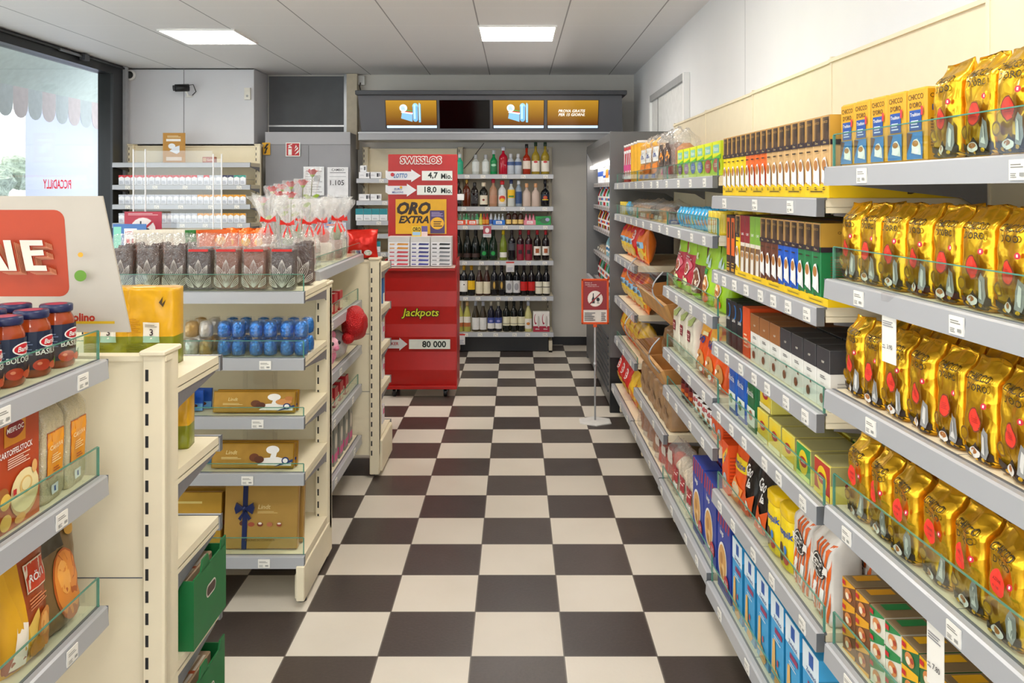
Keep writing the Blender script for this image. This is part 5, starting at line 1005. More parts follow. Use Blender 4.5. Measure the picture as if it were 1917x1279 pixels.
# plush toys
def plush_red():
    e = empty('plush_toy'); m = mat('#c4161c', .3, .3, 'foil', 220, .9, var=.2); mb = MB()
    mb.blob((0, 0, .09), (.062, .085, .082), m, 20, 14, .1, 3); mb.obj('sequin_body', e, True)
    mb = MB(); mb.blob((-.02, -.06, .03), (.03, .03, .03), m, 10, 8); mb.obj('head_tuft', e, True); mb = MB(); mb.blob((-.085, 0, -.01), (.05, .06, .066), mat('#c9c4c0', .9, 0, 'crumb', 90, .5), 14, 10, .1, 5); mb.obj('lower_body', e, True)
    mb = MB(); mb.prism([(0, .06, .1), (.0, .12, .125), (0, .115, .09)], (.015, 0, 0), mat('#8a9498', .8, 0, 'crumb', 90, .5)); mb.obj('tail', e); return e
kind('plr', 'plush_toy', 'plush toy', '', 'plush toys', .1, .15, .18, plush_red)
put('plr', ((664-VX)*4.2/F, 4.2, .778), 0, 'round red sequined plush toy sticking out over the shelf edge')
def plush_pig():
    e = empty('plush_toy'); m = mat('#e48aa8', .9, 0, 'crumb', 120, .6, var=.1); mb = MB()
    mb.blob((0, 0, .05), (.05, .06, .05), m, 16, 12, .1, 1); mb.blob((.03, 0, .1), (.042, .045, .04), mat('#efb4c4', .9, 0, 'crumb', 120, .6), 16, 12); mb.obj('body', e, True)
    mb = MB(); mb.blob((.067, -.022, .112), (.007, .008, .009), BLACK, 8, 6); mb.blob((.067, .024, .112), (.007, .008, .009), BLACK, 8, 6); mb.obj('eyes', e, True)
    mb = MB(); mb.blob((.07, 0, .09), (.012, .016, .012), m, 10, 8); mb.obj('snout', e, True)
    for s_ in (-1, 1):
        mb = MB(); mb.blob((.02, .035*s_, .14), (.012, .016, .02), m, 8, 6); mb.obj('ear', e, True)
    mb = MB(); mb.blob((.045, -.03, .035), (.018, .02, .018), mat('#e8921c', .8), 8, 6); mb.blob((.03, -.06, .05), (.02, .02, .025), mat('#6a3aa0', .8), 8, 6); mb.obj('neckerchief', e, True); return e
kind('plp', 'plush_toy', 'plush toy', '', 'plush toys', .1, .12, .16, plush_pig)
put('plp', (-.87, 4.0, .7006), -.5, 'pink plush pig with orange and purple scarf on aisle shelf')
def plush_bear():
    e = empty('plush_toy'); m = mat('#7a5a3c', .95, 0, 'crumb', 60, 1, var=.35); mb = MB(); mb.blob((0, 0, .04), (.045, .05, .042), m, 16, 12, .35, 4); mb.obj('body', e, True)
    mb = MB(); mb.blob((.035, -.02, .07), (.03, .03, .028), m, 12, 10, .4, 7); mb.obj('head', e, True); mb = MB(); mb.blob((.064, -.026, .07), (.005, .006, .005), BLACK, 6, 5); mb.obj('nose', e, True); return e
kind('plb', 'plush_toy', 'plush toy', '', 'plush toys', .1, .1, .1, plush_bear)
o = put('plb', (-.87, 3.82, .7006), -.5, 'brown shaggy plush toy lying below the pink pig')
bpy.data.objects[o.name].location.z = .7006
kbox('sweet', 'sweet_box', 'sweet box', 'red and beige sweet box', 'sweet boxes beside the plush toys', .07, .06, .09, '#b8242c', [('r', .1, .1, .9, .5, '#e0d0b0')], side=[('r', .1, .1, .9, .5, '#e0d0b0')], top=[('r', .1, .1, .9, .9, '#d8c8c0')])
kbox('bookb', 'boxed_toy', 'boxed toy', 'grey and pink boxed toy', 'boxed toys on the lowest aisle shelf', .08, .04, .18, '#8a8a80', [('r', .1, .1, .9, .3, '#d8488a'), ('e', .5, .6, .3, .2, '#e0d8c8')], side=[('r', .1, .1, .9, .3, '#d8488a')])
segs(bR, 0, 'top plush shelf', [('sweet', 4, .1, .6, 1)], jit=.003); segs(bR, 2, 'third plush shelf', [('sweet', 5, .1, .75, 1)], jit=.003); segs(bR, 3, 'lowest plush shelf', [('bookb', 6, .1, .85, 1)], jit=.003)
FILM3 = sheet('crinkled_cellophane', (.98, .98, .98), .12, .07, 1.0, 60, .1)
FILMR = sheet('rose_cellophane', (.98, .98, .98), .12, .08, 1.0, 70, .05)
# wrapped roses, gifts, clear boxes on the top shelf
PET = mat('#d2545c', .5, 0, 'paper', var=.2); PET2 = mat('#b02c3a', .5, 0, 'paper', var=.2); STEM = mat('#5a6a2a', .6); LEAF = mat('#8fb02a', .6)
def rose(h, lean):
    def fn():
        e = empty('wrapped_rose'); mb = MB(); top = Vector((lean*.4, 0, h))
        mb.tube([(0, 0, 0), (lean*.15, 0, h*.5), tuple(top)], .0022, STEM, 5); mb.obj('stem', e)
        mb = MB(); c0 = top + Vector((0, 0, .012)); mb.blob(tuple(c0), (.009, .009, .014), PET2, 8, 6)
        for r_, hh, n, ti in ((.011, .022, 3, .1), (.018, .023, 5, .15), (.024, .019, 6, .25)):
            for k in range(n):
                a = 2*math.pi*k/n + r_*90; V = []
                for j in range(5):
                    v = j/4; rr_ = r_*(.45+.55*v) + ti*.012*v*v
                    for i in range(5):
                        u = (i-2)/2; w_ = 1.15*math.sin(math.pi*(.15+.75*v)); b = a + u*w_*math.pi/n*1.15; lift = -.004*u*u*v
                        V.append((c0.x+rr_*math.cos(b), c0.y+rr_*math.sin(b), c0.z-.013+hh*1.25*v+lift-(.006*ti if v > .9 else 0)))
                mb.add(V, [(j*5+i, j*5+i+1, j*5+i+6, j*5+i+5) for j in range(4) for i in range(4)], PET if n > 3 else PET2)
        mb.lathe([(.004, -.012), (.012, -.003), (.006, .004)], LEAF, tuple(top), n=8); mb.obj('bloom', e, True)
        mb = MB()
        for s_ in ((-1, 1) if h > .36 else (1,)):
            mb.prism([(lean*.3 + s_*.04*t, -.004*t, h*.72 + .014*t + s_*q*.011*math.sin(math.pi*t)) for q in (1, -1) for t in ((0, .2, .4, .6, .8, 1) if q > 0 else (.8, .6, .4, .2))], (0, .002, 0), LEAF)
        mb.obj('leaf', e)
        mb = MB(); V = []; n = 14
        for j in range(9):
            t = j/8; r_ = .007+.03*t**.8
            for k in range(n):
                a = 2*math.pi*k/n; q = 1+(.16*t if k % 2 else -.16*t)+.5*noise.noise(Vector((math.cos(a)*2, math.sin(a)*2, t*4+h*9))); V.append((top.x*t+r_*q*math.cos(a), r_*q*math.sin(a), h*.35+t*h*.74+(.012*noise.noise(Vector((k, h, 1))) if j == 8 else 0)))
        mb.add(V, [(j*n+k, j*n+(k+1) % n, (j+1)*n+(k+1) % n, (j+1)*n+k) for j in range(8) for k in range(n)], FILMR); mb.obj('film_sleeve', e, False); return e
    return fn
roses = [(492, 375, 4.02, -.06, 'lowest at far left'), (510, 354, 4.2, -.05, 'second from left'), (528, 350, 4.3, -.03, 'third from left'), (523, 364, 4.05, -.02, 'low, left of the middle'), (545, 345, 4.18, 0, 'just left of the tall ones'), (545, 365, 4.03, 0, 'low in the middle'), (567, 342, 4.08, .02, 'second tallest'), (585, 322, 4.22, .05, 'tallest of the bunch')]
for i, (px, py, Y, ln, t) in enumerate(roses):
    x, y, z = W(px, py, Y); h = z-1.1756-.012; K_ = 'rose%d' % i
    kind(K_, 'wrapped_rose', 'rose', '', 'wrapped red roses', .05, .05, h, rose(h, ln)); put(K_, (x-ln*.4, Y, 1.1756), 0, 'wrapped pink red rose, ' + t, sc_=(1, 1, 1))
def gift_(sd):
    def fn():
        e = empty('wrapped_gift'); mb = MB(); mb.box(-.028, -.022, .003, .028, .022, .065, mat(('#d9cfc4', '#a88a80', '#b9b49a')[sd % 3], .6, 0, 'paper', var=.2), .006); mb.blob((0, 0, .085), (.024, .02, .026), mat(('#c88a84', '#8a9a6a', '#c9b8a8')[sd % 3], .6, 0, 'paper', var=.2), 10, 8, .4, sd); mb.obj('contents', e, True)
        mb = MB(); n = 22; V = []; P = [(0, .8), (.02, 1), (.07, 1.02), (.1, .8), (.125, .42), (.135, .3), (.15, .55), (.175, .95), (.2, 1.25), (.215, 1.4)]
        for j, (z, q) in enumerate(P):
            for k in range(n):
                a = 2*math.pi*k/n; f = 1 + (.1+.28*max(0, j-4)/5)*(1 if (k+sd) % 2 else -1) + .35*noise.noise(Vector((math.cos(a)*2, math.sin(a)*2, j*.7+sd*5)))
                V.append((.042*q*f*math.cos(a), .036*q*f*math.sin(a), z + (.022*noise.noise(Vector((k*.9, sd, 2))) if j > 7 else 0)))
        mb.add(V, [(j*n+k, j*n+(k+1) % n, (j+1)*n+(k+1) % n, (j+1)*n+k) for j in range(len(P)-1) for k in range(n)], FILM3); mb.obj('film_wrap', e, False)
        RB = mat('#e0281c', .4); mb = MB(); mb.lathe([(.012, .13), (.014, .135), (.012, .14)], RB, n=12)
        for s_ in (-1, 1): mb.prism([(0, -.014, .135), (s_*.028, -.03, .152), (s_*.032, -.03, .134)], (0, -.002, 0), RB); mb.prism([(0, -.014, .135), (s_*.012, -.034, .09), (s_*.021, -.032, .096)], (0, -.002, 0), RB)
        mb.obj('ribbon', e); return e
    return fn
for sd in range(3): kind('wg%d' % sd, 'wrapped_gift', 'wrapped gift', '', 'gifts in clear wrap with red ribbons', .1, .085, .21, gift_(sd))
gl = [(502, 3.86), (540, 3.86), (578, 3.87), (607, 4.02), (628, 4.22), (636, 4.42), (600, 4.42), (560, 4.46)]
for i, (px, Y) in enumerate(gl):
    s_ = rnd.uniform(1.05, 1.2); put('wg%d' % (i % 3), ((px-VX)*Y/F, Y, 1.1756), rnd.uniform(-.6, .6), 'gift in crinkled clear wrap, red ribbon, %s among the roses' % ('front left', 'front, second from left', 'front middle', 'right of middle', 'right side', 'far right rear', 'rear right', 'rear middle')[i], sc_=(s_*.93, s_*.88, s_*1.2))
def cbox():
    e = empty('acrylic_box'); mb = MB(); w, d, h = .12, .1, .09
    mb.box(-w/2, -d/2, 0, w/2, d/2, .003, PLEX); mb.box(-w/2, -d/2, .003, w/2, -d/2+.003, h, PLEX); mb.box(-w/2, d/2-.003, .003, w/2, d/2, h, PLEX); mb.box(-w/2, -d/2, .003, -w/2+.003, d/2, h, PLEX); mb.box(w/2-.003, -d/2, .003, w/2, d/2, h, PLEX); mb.obj('clear_panels', e)
    mb = MB()
    for i in range(5): mb.blob((-.04+.02*i, rnd.uniform(-.02, .02), .03), (.012, .012, .02), mat(('#a8b06a', '#9a5a4a', '#c8c0b0', '#6a7a4a', '#b06a6a')[i], .6), 8, 6, .3, i)
    mb.obj('contents', e, True); return e
kind('cb', 'acrylic_box', 'acrylic box', '', 'clear boxes in front of the roses', .12, .1, .09, cbox)
for i, (x, y) in enumerate(((-.89, 3.70), (-1.03, 3.70))): put('cb', (x, y, 1.1756), 0, 'clear acrylic box of sweets, %s under the roses' % ('front right', 'front left')[i])
# back counter run on the far side of the gondola, with cards
mb = MB(); mb.box(-2.2, 3.66, .0, -1.31, 4.56, 1.165, CREAM, .004); tag(mb.obj('display_counter'), 'cream counter block behind the chocolate display carrying cards', 'counter')
def gcard(c, acc):
    def fn():
        mb = MB(); mb.box(-.06, -.0008, 0, .06, .0008, .16, mat(c, .5)); Face(mb, .12, .16, lambda x, z, o: (x-.06, -.0008-o, z)).draw([('e', .6, .7, .2, .12, acc), ('l', .15, .2, .7, .45, 3, '#a8a498')]); return mb.obj('greeting_card')
    return fn
for k, c, a, d in (('gw', '#e9e4d8', '#c9a27a', 'cream greeting card'), ('gg', '#2f7a34', '#9ad06a', 'green greeting card'), ('go', '#d9601c', '#f0b06a', 'orange greeting card')): kind(k, 'greeting_card', 'greeting card', d, 'greeting cards in a row', .12, .002, .16, gcard(c, a))
for i in range(20):
    k = 'gw' if i < 14 else ('gg' if i < 17 else 'go'); px = 280 + 6.9*i; Y = 3.87
    o = put(k, ((px-VX)*Y/F, Y, 1.1706), R(38), None, None, -.2); pend.append((o, K[k]['desc'], 'in the row behind the chocolate bags', 0))
kpouch('oraf', 'sweet_bag', 'sweet bag', 'orange foil sweet bag', 'orange foil bags', .13, .06, .16, 'pillow', mat('#ee6a10', .3, .2, 'foil', 50, .5), [('e', .5, .5, .3, .15, '#f6b82a'), ('e', .4, .6, .1, .06, WH)], .006, 83)
for i, px in enumerate((432, 462, 488)): 
    o = put('oraf', ((px-VX)*4.42/F+.0, 4.42, 1.1766), rnd.uniform(-.1, .1), sc_=(.62, .9, .85)); pend.append((o, 'orange foil sweet bag', 'behind the chocolate bags', 0))
# ---------------------------------------------------------------- kiosk counter
mb = MB(); mb.box(-3.3, 5.3, 0, -1.25, 5.9, .93, mat('#b9b4a8', .5, 0, 'board', 4), .004); mb.box(-3.34, 5.26, .93, -1.2, 5.94, .96, mat('#55565a', .4), .004); tag(mb.obj('checkout_counter'), 'grey checkout counter hidden behind the cards and roses', 'counter')
mb = MB(); mb.box(-3.0, 5.3, .9601, -1.75, 5.5, 1.06, mat('#c9c6be', .5), .004); tag(mb.obj('counter_riser'), 'low grey riser on the checkout counter', 'riser')
e = empty('plexiglass_screen', (-2.40, 5.52, .96), 0, 'tall clear plexiglass screen with white posts on checkout counter', 'plexiglass screen')
WE = mat('#f4f4f4', .2, 0, 'plain'); 
for x0, x1 in ((0, .075), (.075, .5), (.5, .56)):
    m = MB(); m.box(x0, 0, .0, x1-.002, .004, .79 if x0 < .4 else .74, PLEX); m.obj('clear_panel', e)
for x in (0, .075, .5, .553): 
    m = MB(); m.box(x, -.003, 0, x+.006, .007, .8 if x < .4 else .77, WE); m.obj('post', e)
def signpanel(name, loc, w, h, rz, label, cat, base, L, t=.004):
    e = empty(name, loc, rz, label, cat); mb = MB(); mb.box(-w/2, -t/2, 0, w/2, t/2, h, mat(base, .45)); Face(mb, w, h, lambda x, z, o: (x-w/2, -t/2-o, z)).draw(L); mb.obj('panel', e); return e
NOALC = [('e', .5, .5, .36, .27, '#c8505a'), ('e', .5, .5, .34, .25, '#efe6e2'), ('p', [(.38,.36),(.5,.36),(.5,.52),(.46,.58),(.46,.68),(.42,.68),(.42,.58),(.38,.52)], '#26303a'), ('e', .62, .48, .075, .06, '#26303a'), ('r', .61, .38, .63, .46, '#26303a'), ('r', .56, .365, .68, .38, '#26303a'), ('p', [(.22,.34),(.26,.31),(.78,.66),(.74,.69)], '#b8303c')]
signpanel('age_limit_sign', ((268-VX)*5.45/F, 5.45, 1.0601), .23, .31, 0, 'dark red no alcohol sign behind the chocolate bags at checkout', 'sign', '#b8384a', [('l', .1, .93, .9, .98, 2, '#e6b8bc')] + [(q[0], q[1], q[2]+.13) + q[3:] if q[0] == 'e' else ((q[0], q[1], q[2]+.13, q[3], q[4]+.13, q[5]) if q[0] == 'r' else (q[0], [(a, b+.13) for a, b in q[1]], q[2])) for q in NOALC])
e = signpanel('gift_card_rack', ((231-VX)*5.2/F, 5.285, 0.9601), .2, .34, 0, 'rack of gift cards with a white card showing red N', 'gift card rack', '#4a78b8', [('r', .02, .55, .25, .95, '#8ad8c0'), ('r', .05, .1, .28, .5, '#e8e8f0'), ('r', .34, .1, .72, .92, '#f2f2f2'), ('t', 'NETFLIX', .53, .84, .06, '#b81c24', .3), ('r', .41, .15, .66, .74, '#d8d8d8'), ('r', .41, .15, .5, .74, '#b8141c'), ('r', .57, .15, .66, .74, '#b8141c'), ('p', [(.41,.74),(.5,.74),(.66,.15),(.57,.15)], '#d8202a'), ('r', .76, .1, .97, .9, '#2a4aa8')])
mb = MB(); mb.box(-.07, -.03, 0, .07, .03, .045, mat('#d8dce2', .4), .003); Face(mb, .14, .045, lambda x, z, o: (x-.07, -.03-o, z)).draw([('l', .2, .3, .5, .7, 2, '#5a6a8a'), ('e', .68, .5, .06, .2, '#3a5a8a')]); o = mb.obj('glove_box', None); o.location = ((222-VX)*5.42/F, 5.42, 1.0602); tag(o, 'white flat box behind the gift card rack', 'box')
o.location.z = 1.0602
# gold promotional card on the kiosk rack
bK = bay('cream kiosk rack holding rows of cigarette packs', -3.545, 7.66, 0, 1.21, .46, 1.92, [(1.747, .35, 0, 0), (1.551, .35, 0, 5), (1.379, .35, 0, 5), (1.215, .35, 0, 5), (1.0, .35, 0, 3), (.8, .35, 0, 0)], posts=(1, 1), seams=(1.6, 1.25))
def cigrow(si, seq_):
    for i, k in enumerate(seq_):
        o = on(bK, si, .04+.0535*(i+.5), k, inset=.03); pend.append((o, K[k]['desc'], 'kiosk rack, %s' % S_[si], 0))
cigrow(1, ['c1']*12+['c1', 'c2', 'c1', 'c2', 'c2', 'c4', 'c4', 'c5', 'c5']); cigrow(2, ['c2']*13+['c3']*8); cigrow(3, ['c2']*13+['c3']*8)
e = signpanel('promotion_card', W(326, 291, 7.9)[:2] + (1.7476,), .2, .27, .0, 'gold promotional card standing on top of the kiosk rack', 'promotional card', '#b98430', [('l', .2, .85, .8, .93, 2, '#ead7a8'), ('r', .15, .72, .8, .8, '#f0ece4'), ('e', .4, .56, .16, .09, '#e8ecf0'), ('p', [(.3,.4),(.62,.3),(.75,.36),(.75,.58),(.5,.52)], '#d9e0ea'), ('r', .15, .08, .85, .2, '#d8c8b8')])
kbox('cookb', 'biscuit_packet', 'biscuit packet', 'small red and brown packet', 'packets', .11, .05, .05, '#a8543a', [('t', 'Gold', .6, .5, .4, '#f0e0d0', .5), ('r', .05, .2, .3, .8, '#c8a27a')]); o = on(bK, 0, .835, 'cookb'); o['label'] = 'small red and brown packet lying on top kiosk shelf'
# grey electrical cabinet with signs
e = empty('electrical_cabinet', (-2.33, 8.2, 0), 0, 'tall pale grey cabinet with fire and voltage signs', 'cabinet'); GC = mat('#9a9a9e', .5, .1, 'metal', 4, var=.03)
mb = MB(); mb.box(0, 0, 0, .79, .38, 2.04, GC, .003); mb.box(0, -.012, 1.93, .79, 0, 2.045, mat('#a8a8ac', .5, .1, 'metal', 4, var=.02)); mb.box(.0, -.001, 0, .4, 0, 1.93, mat('#939397', .5, .1, 'metal', 4)); mb.obj('body', e); MB().box(.4, -.0022, .02, .403, -.0005, 1.92, INK).obj('door_gap', e)
def onwall(name, px0, py0, px1, py1, Y, L, base, label, cat, t=.003):
    x0, _, z1 = W(px0, py0, Y); x1, _, z0 = W(px1, py1, Y); e = empty(name, (x0, Y, z0), 0, label, cat); w, h = x1-x0, z1-z0
    mb = MB(); mb.box(0, -t, 0, w, 0, h, mat(base, .5) if isinstance(base, str) else base); Face(mb, w, h, lambda x, z, o: (x, -t-o, z)).draw(L); mb.obj('panel', e); return e
onwall('voltage_sign', 491, 267, 506, 290, 8.185, [('p', [(.55,.9),(.2,.5),(.45,.52),(.3,.2),(.2,.25),(.35,.05),(.6,.25),(.48,.24),(.75,.62),(.48,.58),(.85,.9)], '#17171a')], '#e0a818', 'yellow high voltage sign with black lightning bolt', 'sign')
onwall('extinguisher_sign', 535, 267, 562, 293, 8.185, [('r', .06, .06, .94, .94, '#c01c24'), ('r', .18, .1, .42, .62, WH), ('e', .3, .66, .12, .08, WH), ('p', [(.22,.74),(.45,.86),(.45,.92),(.15,.8)], WH), ('r', .2, .52, .4, .6, '#c01c24'), ('p', [(.62,.12),(.9,.3),(.92,.5),(.75,.3)], WH), ('p', [(.6,.35),(.86,.55),(.85,.7),(.7,.52)], WH), ('p', [(.62,.55),(.78,.7),(.72,.84)], WH)], WH, 'red and white fire extinguisher sign on grey cabinet', 'sign')
onwall('exchange_rate_sheet', 613, 313, 652, 369, 8.185, [('t', 'CAMBIO', .5, .91, .08, '#3a3a40', .7, 0, .01), ('l', .12, .8, .88, .86, 1, '#9a9aa0'), ('l', .1, .68, .9, .7, 1, '#6a6a70'), ('r', .08, .36, .86, .6, '#e4e4e6'), ('t', '1.105', .47, .48, .17, '#1c1c20', .75, 0, .01)], '#f0f0f2', 'white sheet reading CAMBIO 1.105 on grey cabinet', 'notice')
onwall('notice_sheet', 568, 312, 607, 366, 8.185, [('l', .1, .1, .9, .9, 9, '#c4c4ca'), ('r', .5, .5, .8, .7, '#9a9aa0')], '#eef0f2', 'white printed notice left of the CAMBIO sheet', 'notice')
e = signpanel('brochure_holder', ((620-VX)*7.2/F, 7.2, 1.29), .2, .11, 0, 'blue and white brochures in holder right of the roses', 'brochure holder', '#c8d4e6', [('r', 0, .6, .5, 1, '#2a6ab8'), ('r', .2, .75, .85, .9, '#d8603a'), ('r', .3, .1, .65, .7, '#eef0f4'), ('r', .7, .1, .95, .8, '#a8bcd8')])
e.location.z = 1.13; e.scale = (1, 1, 1)
mb = MB(); mb.box(-1.68, 7.1, 0, -1.3, 7.5, 1.125, mat('#3c3d42', .5, 0, 'board', 5), .004); tag(mb.obj('kiosk_cabinet'), 'dark kiosk cabinet carrying the brochure holder', 'cabinet')
e.location.x = -1.49
# devices on the bulkhead
e = empty('dome_camera', W(245, 141, 8.13), 0, 'white dome security camera at top left corner', 'security camera'); MB().lathe([(.05, 0), (.05, .02), (.045, .03)], WHITE, n=18).obj('mount', e, True).rotation_euler.x = R(90)
m = MB(); m.blob((0, -.03, 0), (.034, .034, .034), BLACK, 16, 10); m.obj('lens_dome', e, True)
e = empty('bullet_camera', W(350, 172, 8.13), 0, 'small black bullet camera on the white bulkhead', 'security camera'); m = MB(); m.tube([(-.06, -.13, .02), (.045, -.07, .03)], .034, BLACK, 14); m.tube([(-.061, -.131, .02), (-.075, -.139, .018)], .026, DGREY, 14); m.tube([(.03, -.08, .05), (.08, -.06, .06), (.09, -.02, .0), (.05, 0, -.03)], .004, BLACK, 6); m.obj('camera_body', e, True); m = MB(); m.tube([(.02, -.08, 0), (.02, -.03, -.04), (.02, 0, -.04)], .01, WHITE); m.lathe([(.03, 0), (.03, .012)], WHITE, (.02, -.01, -.05), n=12); m.obj('bracket', e, True)
onwall('alarm_sensor', 459, 165, 470, 187, 8.138, [('e', .5, .3, .2, .1, '#a8a8a8')], '#e9e6dc', 'small cream alarm sensor at the bulkhead right edge', 'sensor', .03)
e = onwall('junction_box', 667, 143, 684, 160, 8.598, [('r', .2, .2, .8, .8, '#d8d8d6')], '#e4e4e0', 'small white junction box with black cable above screens', 'junction box', .05); m = MB(); m.tube([(.05, -.05, .02), (.045, -.07, -.02), (.07, -.1, -.1)], .005, BLACK, 6); m.obj('cable', e, True)
m = MB(); m.tube([W(906, 268, 8.515), W(889, 290, 8.515), W(884, 298, 8.515), W(877, 306, 8.515), W(868, 316, 8.515)], .0035, mat('#3a3632', .6, 0, 'plain'), 5); tag(m.obj('hanging_cable'), 'thin dark cable hanging behind the spirit bottles', 'cable')
# ---------------------------------------------------------------- screens over the wine rack
e = empty('screen_housing', (-1.42, 8.1, 2.04), 0, 'long grey housing with four screens above the wine rack', 'screen housing')
mb = MB(); HG = mat('#6a6b70', .5, .2, 'metal', 3, var=.04); mb.prism([(0, 0, 0), (-.02, -.1, .36), (-.02, .2, .36), (0, .2, 0)], (2.4, 0, 0), HG); mb.box(-.03, -.16, .325, 2.42, .2, .365, DGREY, .004); mb.obj('housing', e)
mb = MB(); mb.box(-.02, -.06, -.08, 2.42, .3, -.012, mat('#8e8e90', .4, .5, 'metal', 3, var=.03), .004); mb.box(-.02, -.07, -.018, 2.42, -.0, -.004, RAIL); mb.obj('lower_beam', e)
for x in (.1, 2.3): MB().box(x, .2, .05, x+.04, .49, .3, DGREY).obj('wall_bracket', e)
def G(c): return mat(c, .3, 0, 'plain', emit=.5)
def scr(px0, px1, kind_):
    x0 = (px0-VX)*8.03/F+1.42; x1 = (px1-VX)*8.03/F+1.42; w = x1-x0; h = .265
    tl = math.atan2(.1, .36); ca, sa = math.cos(tl), math.sin(tl)
    def f(x, z, o): q = .03+z; return (x0+x, -q*sa*1.0-(.006+o), q*ca)
    mb = MB(); a = [f(0, 0, 0), f(w, 0, 0), f(w, h, 0), f(0, h, 0)]; mb.prism(a, (0, .006, 0), BLACK); fc = Face(mb, w, h, f, .0005)
    if kind_ == 'off': fc.draw([('r', .01, .01, .99, .99, mat('#020203', .12, 0, 'plain'))])
    else:
        for i in range(16):
            t = i/15; c = (lin('#5a3208')[0]*(1-t)+lin('#a87c1e')[0]*t, lin('#5a3208')[1]*(1-t)+lin('#a87c1e')[1]*t, lin('#5a3208')[2]*(1-t)+lin('#a87c1e')[2]*t)
            fc.d_r(.01, .12+.87*i/16, .99, .12+.87*(i+1)/16, mat(tuple(round(v, 4) for v in c), .3, 0, 'plain', emit=.5))
        fc.k += 1; fc.draw([('r', .02, .02, .99, .11, G('#c4dcf4'))])
        if kind_ == 'prod': fc.draw([('p', [(.3,.36),(.52,.24),(.52,.5),(.32,.56)], G('#7fb4dc')), ('p', [(.3,.56),(.32,.62),(.54,.56),(.52,.5)], G('#e8e4e0')), ('p', [(.31,.6),(.33,.62),(.54,.58),(.54,.55)], G('#c84038')),
            ('p', [(.4,.63),(.42,.66),(.54,.62),(.53,.6)], G('#4a9a5a')), ('e', .35, .72, .075, .13, G('#cfe6ee')), ('l', .31, .66, .39, .78, 4, G('#6a8a9a')), ('e', .58, .78, .055, .11, G('#8fc4e4')), ('r', .53, .34, .63, .78, G('#6fa9d4')), ('e', .58, .34, .05, .1, G('#6fa9d4')), ('r', .55, .34, .585, .84, G('#b4dcf0')), ('r', .645, .22, .685, .86, G('#7ab8e0')), ('r', .655, .3, .667, .9, G('#c4e6f4'))])
        else: fc.draw([('t', 'PROVA GRATIS', .48, .62, .1, G('#f4f0e6'), .64, .25, .02), ('t', 'PER 15 GIORNI.', .48, .49, .1, G('#f4f0e6'), .64, .25, .02)])
    mb.obj('screen', e)
scr(721, 818, 'prod'); scr(822, 917, 'off'); scr(922, 1019, 'prod'); scr(1024, 1121, 'text')
# ---------------------------------------------------------------- wine rack
WS = [(1.652, .38, 0, 5), (1.353, .38, 0, 5), (1.181, .38, 0, 5), (.852, .38, 0, 6), (.523, .38, 0, 6), (.189, .38, 0, 6)]
bW = bay('cream rack of spirits and wine on the back wall', -.56, 8.1, 0, .905, .46, 1.915, WS, posts=(1, 1), seams=(1.6, 1.3, 1.0), base=mat('#c6bda8', .5, 0, 'paper', var=.02))
mb = MB(); mb.box(-.55, 8.22, .005, .3, 8.25, .14, BLACK); o = mb.obj('kick_plate', bW['root']); o.matrix_parent_inverse = bW['root'].matrix_world.inverted()
bV = bay('cream kiosk rack section behind the red lottery stand', -1.475, 8.1, 0, .905, .46, 1.915, [(1.613, .38, 0, 2), (1.408, .38, 0, 2), (1.222, .38, 0, 2), (1.10, .38, 0, 2), (.93, .38, 0, 2)], posts=(1, 0), seams=(1.6, 1.3))
def px2(b, px, Y=8.16): return (px-VX)*Y/F - b['root'].location.x
def wrow(si, items, where):
    for px, k in items: o = on(bW, si, px2(bW, px), k, inset=.03, sc_=(.92, .92, (.83, .86, 1, .93, .93, .93)[si])); pend.append((o, K[k]['desc'], where, 0))
wr = lambda i: 'wine rack %s' % S_[i]
wrow(0, [(860, 's1'), (890, 's2'), (909, 's2'), (924, 's4'), (942, 's5'), (956, 's6'), (970, 's6'), (986, 's7'), (1003, 's8'), (1021, 's8')], wr(0))
wrow(1, [(857, 'sa'), (873, 's9'), (888, 'sa'), (905, 'sb'), (923, 'sc'), (940, 'sd'), (957, 'se'), (971, 'sf'), (986, 'sg'), (1003, 'sg'), (1021, 'sh')], wr(1))
wrow(2, [(861, 'k1'), (873, 'm1'), (884, 'k1'), (893, 'm1'), (900, 'm2'), (906, 'm3'), (912, 'm3'), (919, 'm4'), (934, 'k2'), (952, 'm5'), (964, 'm5'), (975, 'm5'), (992, 'k3'), (1017, 'k4')], wr(2))
wrow(3, [(857, 'w1'), (874, 'w1'), (890, 'w1'), (906, 'w2'), (923, 'w2'), (942, 'w3'), (958, 'w4'), (974, 'w5'), (990, 'w5'), (1006, 'w6'), (1022, 'w6')], wr(3))
wrow(4, [(856, 'w7'), (868, 'w7'), (882, 'w8'), (897, 'w9'), (911, 'w9'), (925, 'wa'), (939, 'wa'), (953, 'wb'), (967, 'wb'), (981, 'wc'), (995, 'wc'), (1009, 'wd'), (1023, 'wd')], wr(4))
wrow(5, [(860, 'we'), (874, 'we'), (890, 'wf'), (904, 'wf'), (919, 'wg'), (933, 'wg'), (948, 'wh'), (962, 'wh'), (976, 'wh'), (989, 'wi'), (1006, 'wbox'), (1021, 'wbox')], wr(5))
for px in (682, 702): o = on(bV, 0, px2(bV, px), 'cw', inset=.03); pend.append((o, K['cw']['desc'], 'behind lottery stand, top shelf', 0)); o = on(bV, 1, px2(bV, px), 'cw'); pend.append((o, K['cw']['desc'], 'behind lottery stand, second shelf', 0))
o = on(bV, 0, px2(bV, 679), 'cw', dz=.061, sc_=(.55, .8, 1)); o['label'] = 'small white box stacked on white device boxes, topmost'
for px in (672, 687, 702, 717): o = on(bV, 2, px2(bV, px), 'cx', sc_=(.95, 1, 1)); pend.append((o, K['cx']['desc'], 'behind lottery stand', 0))
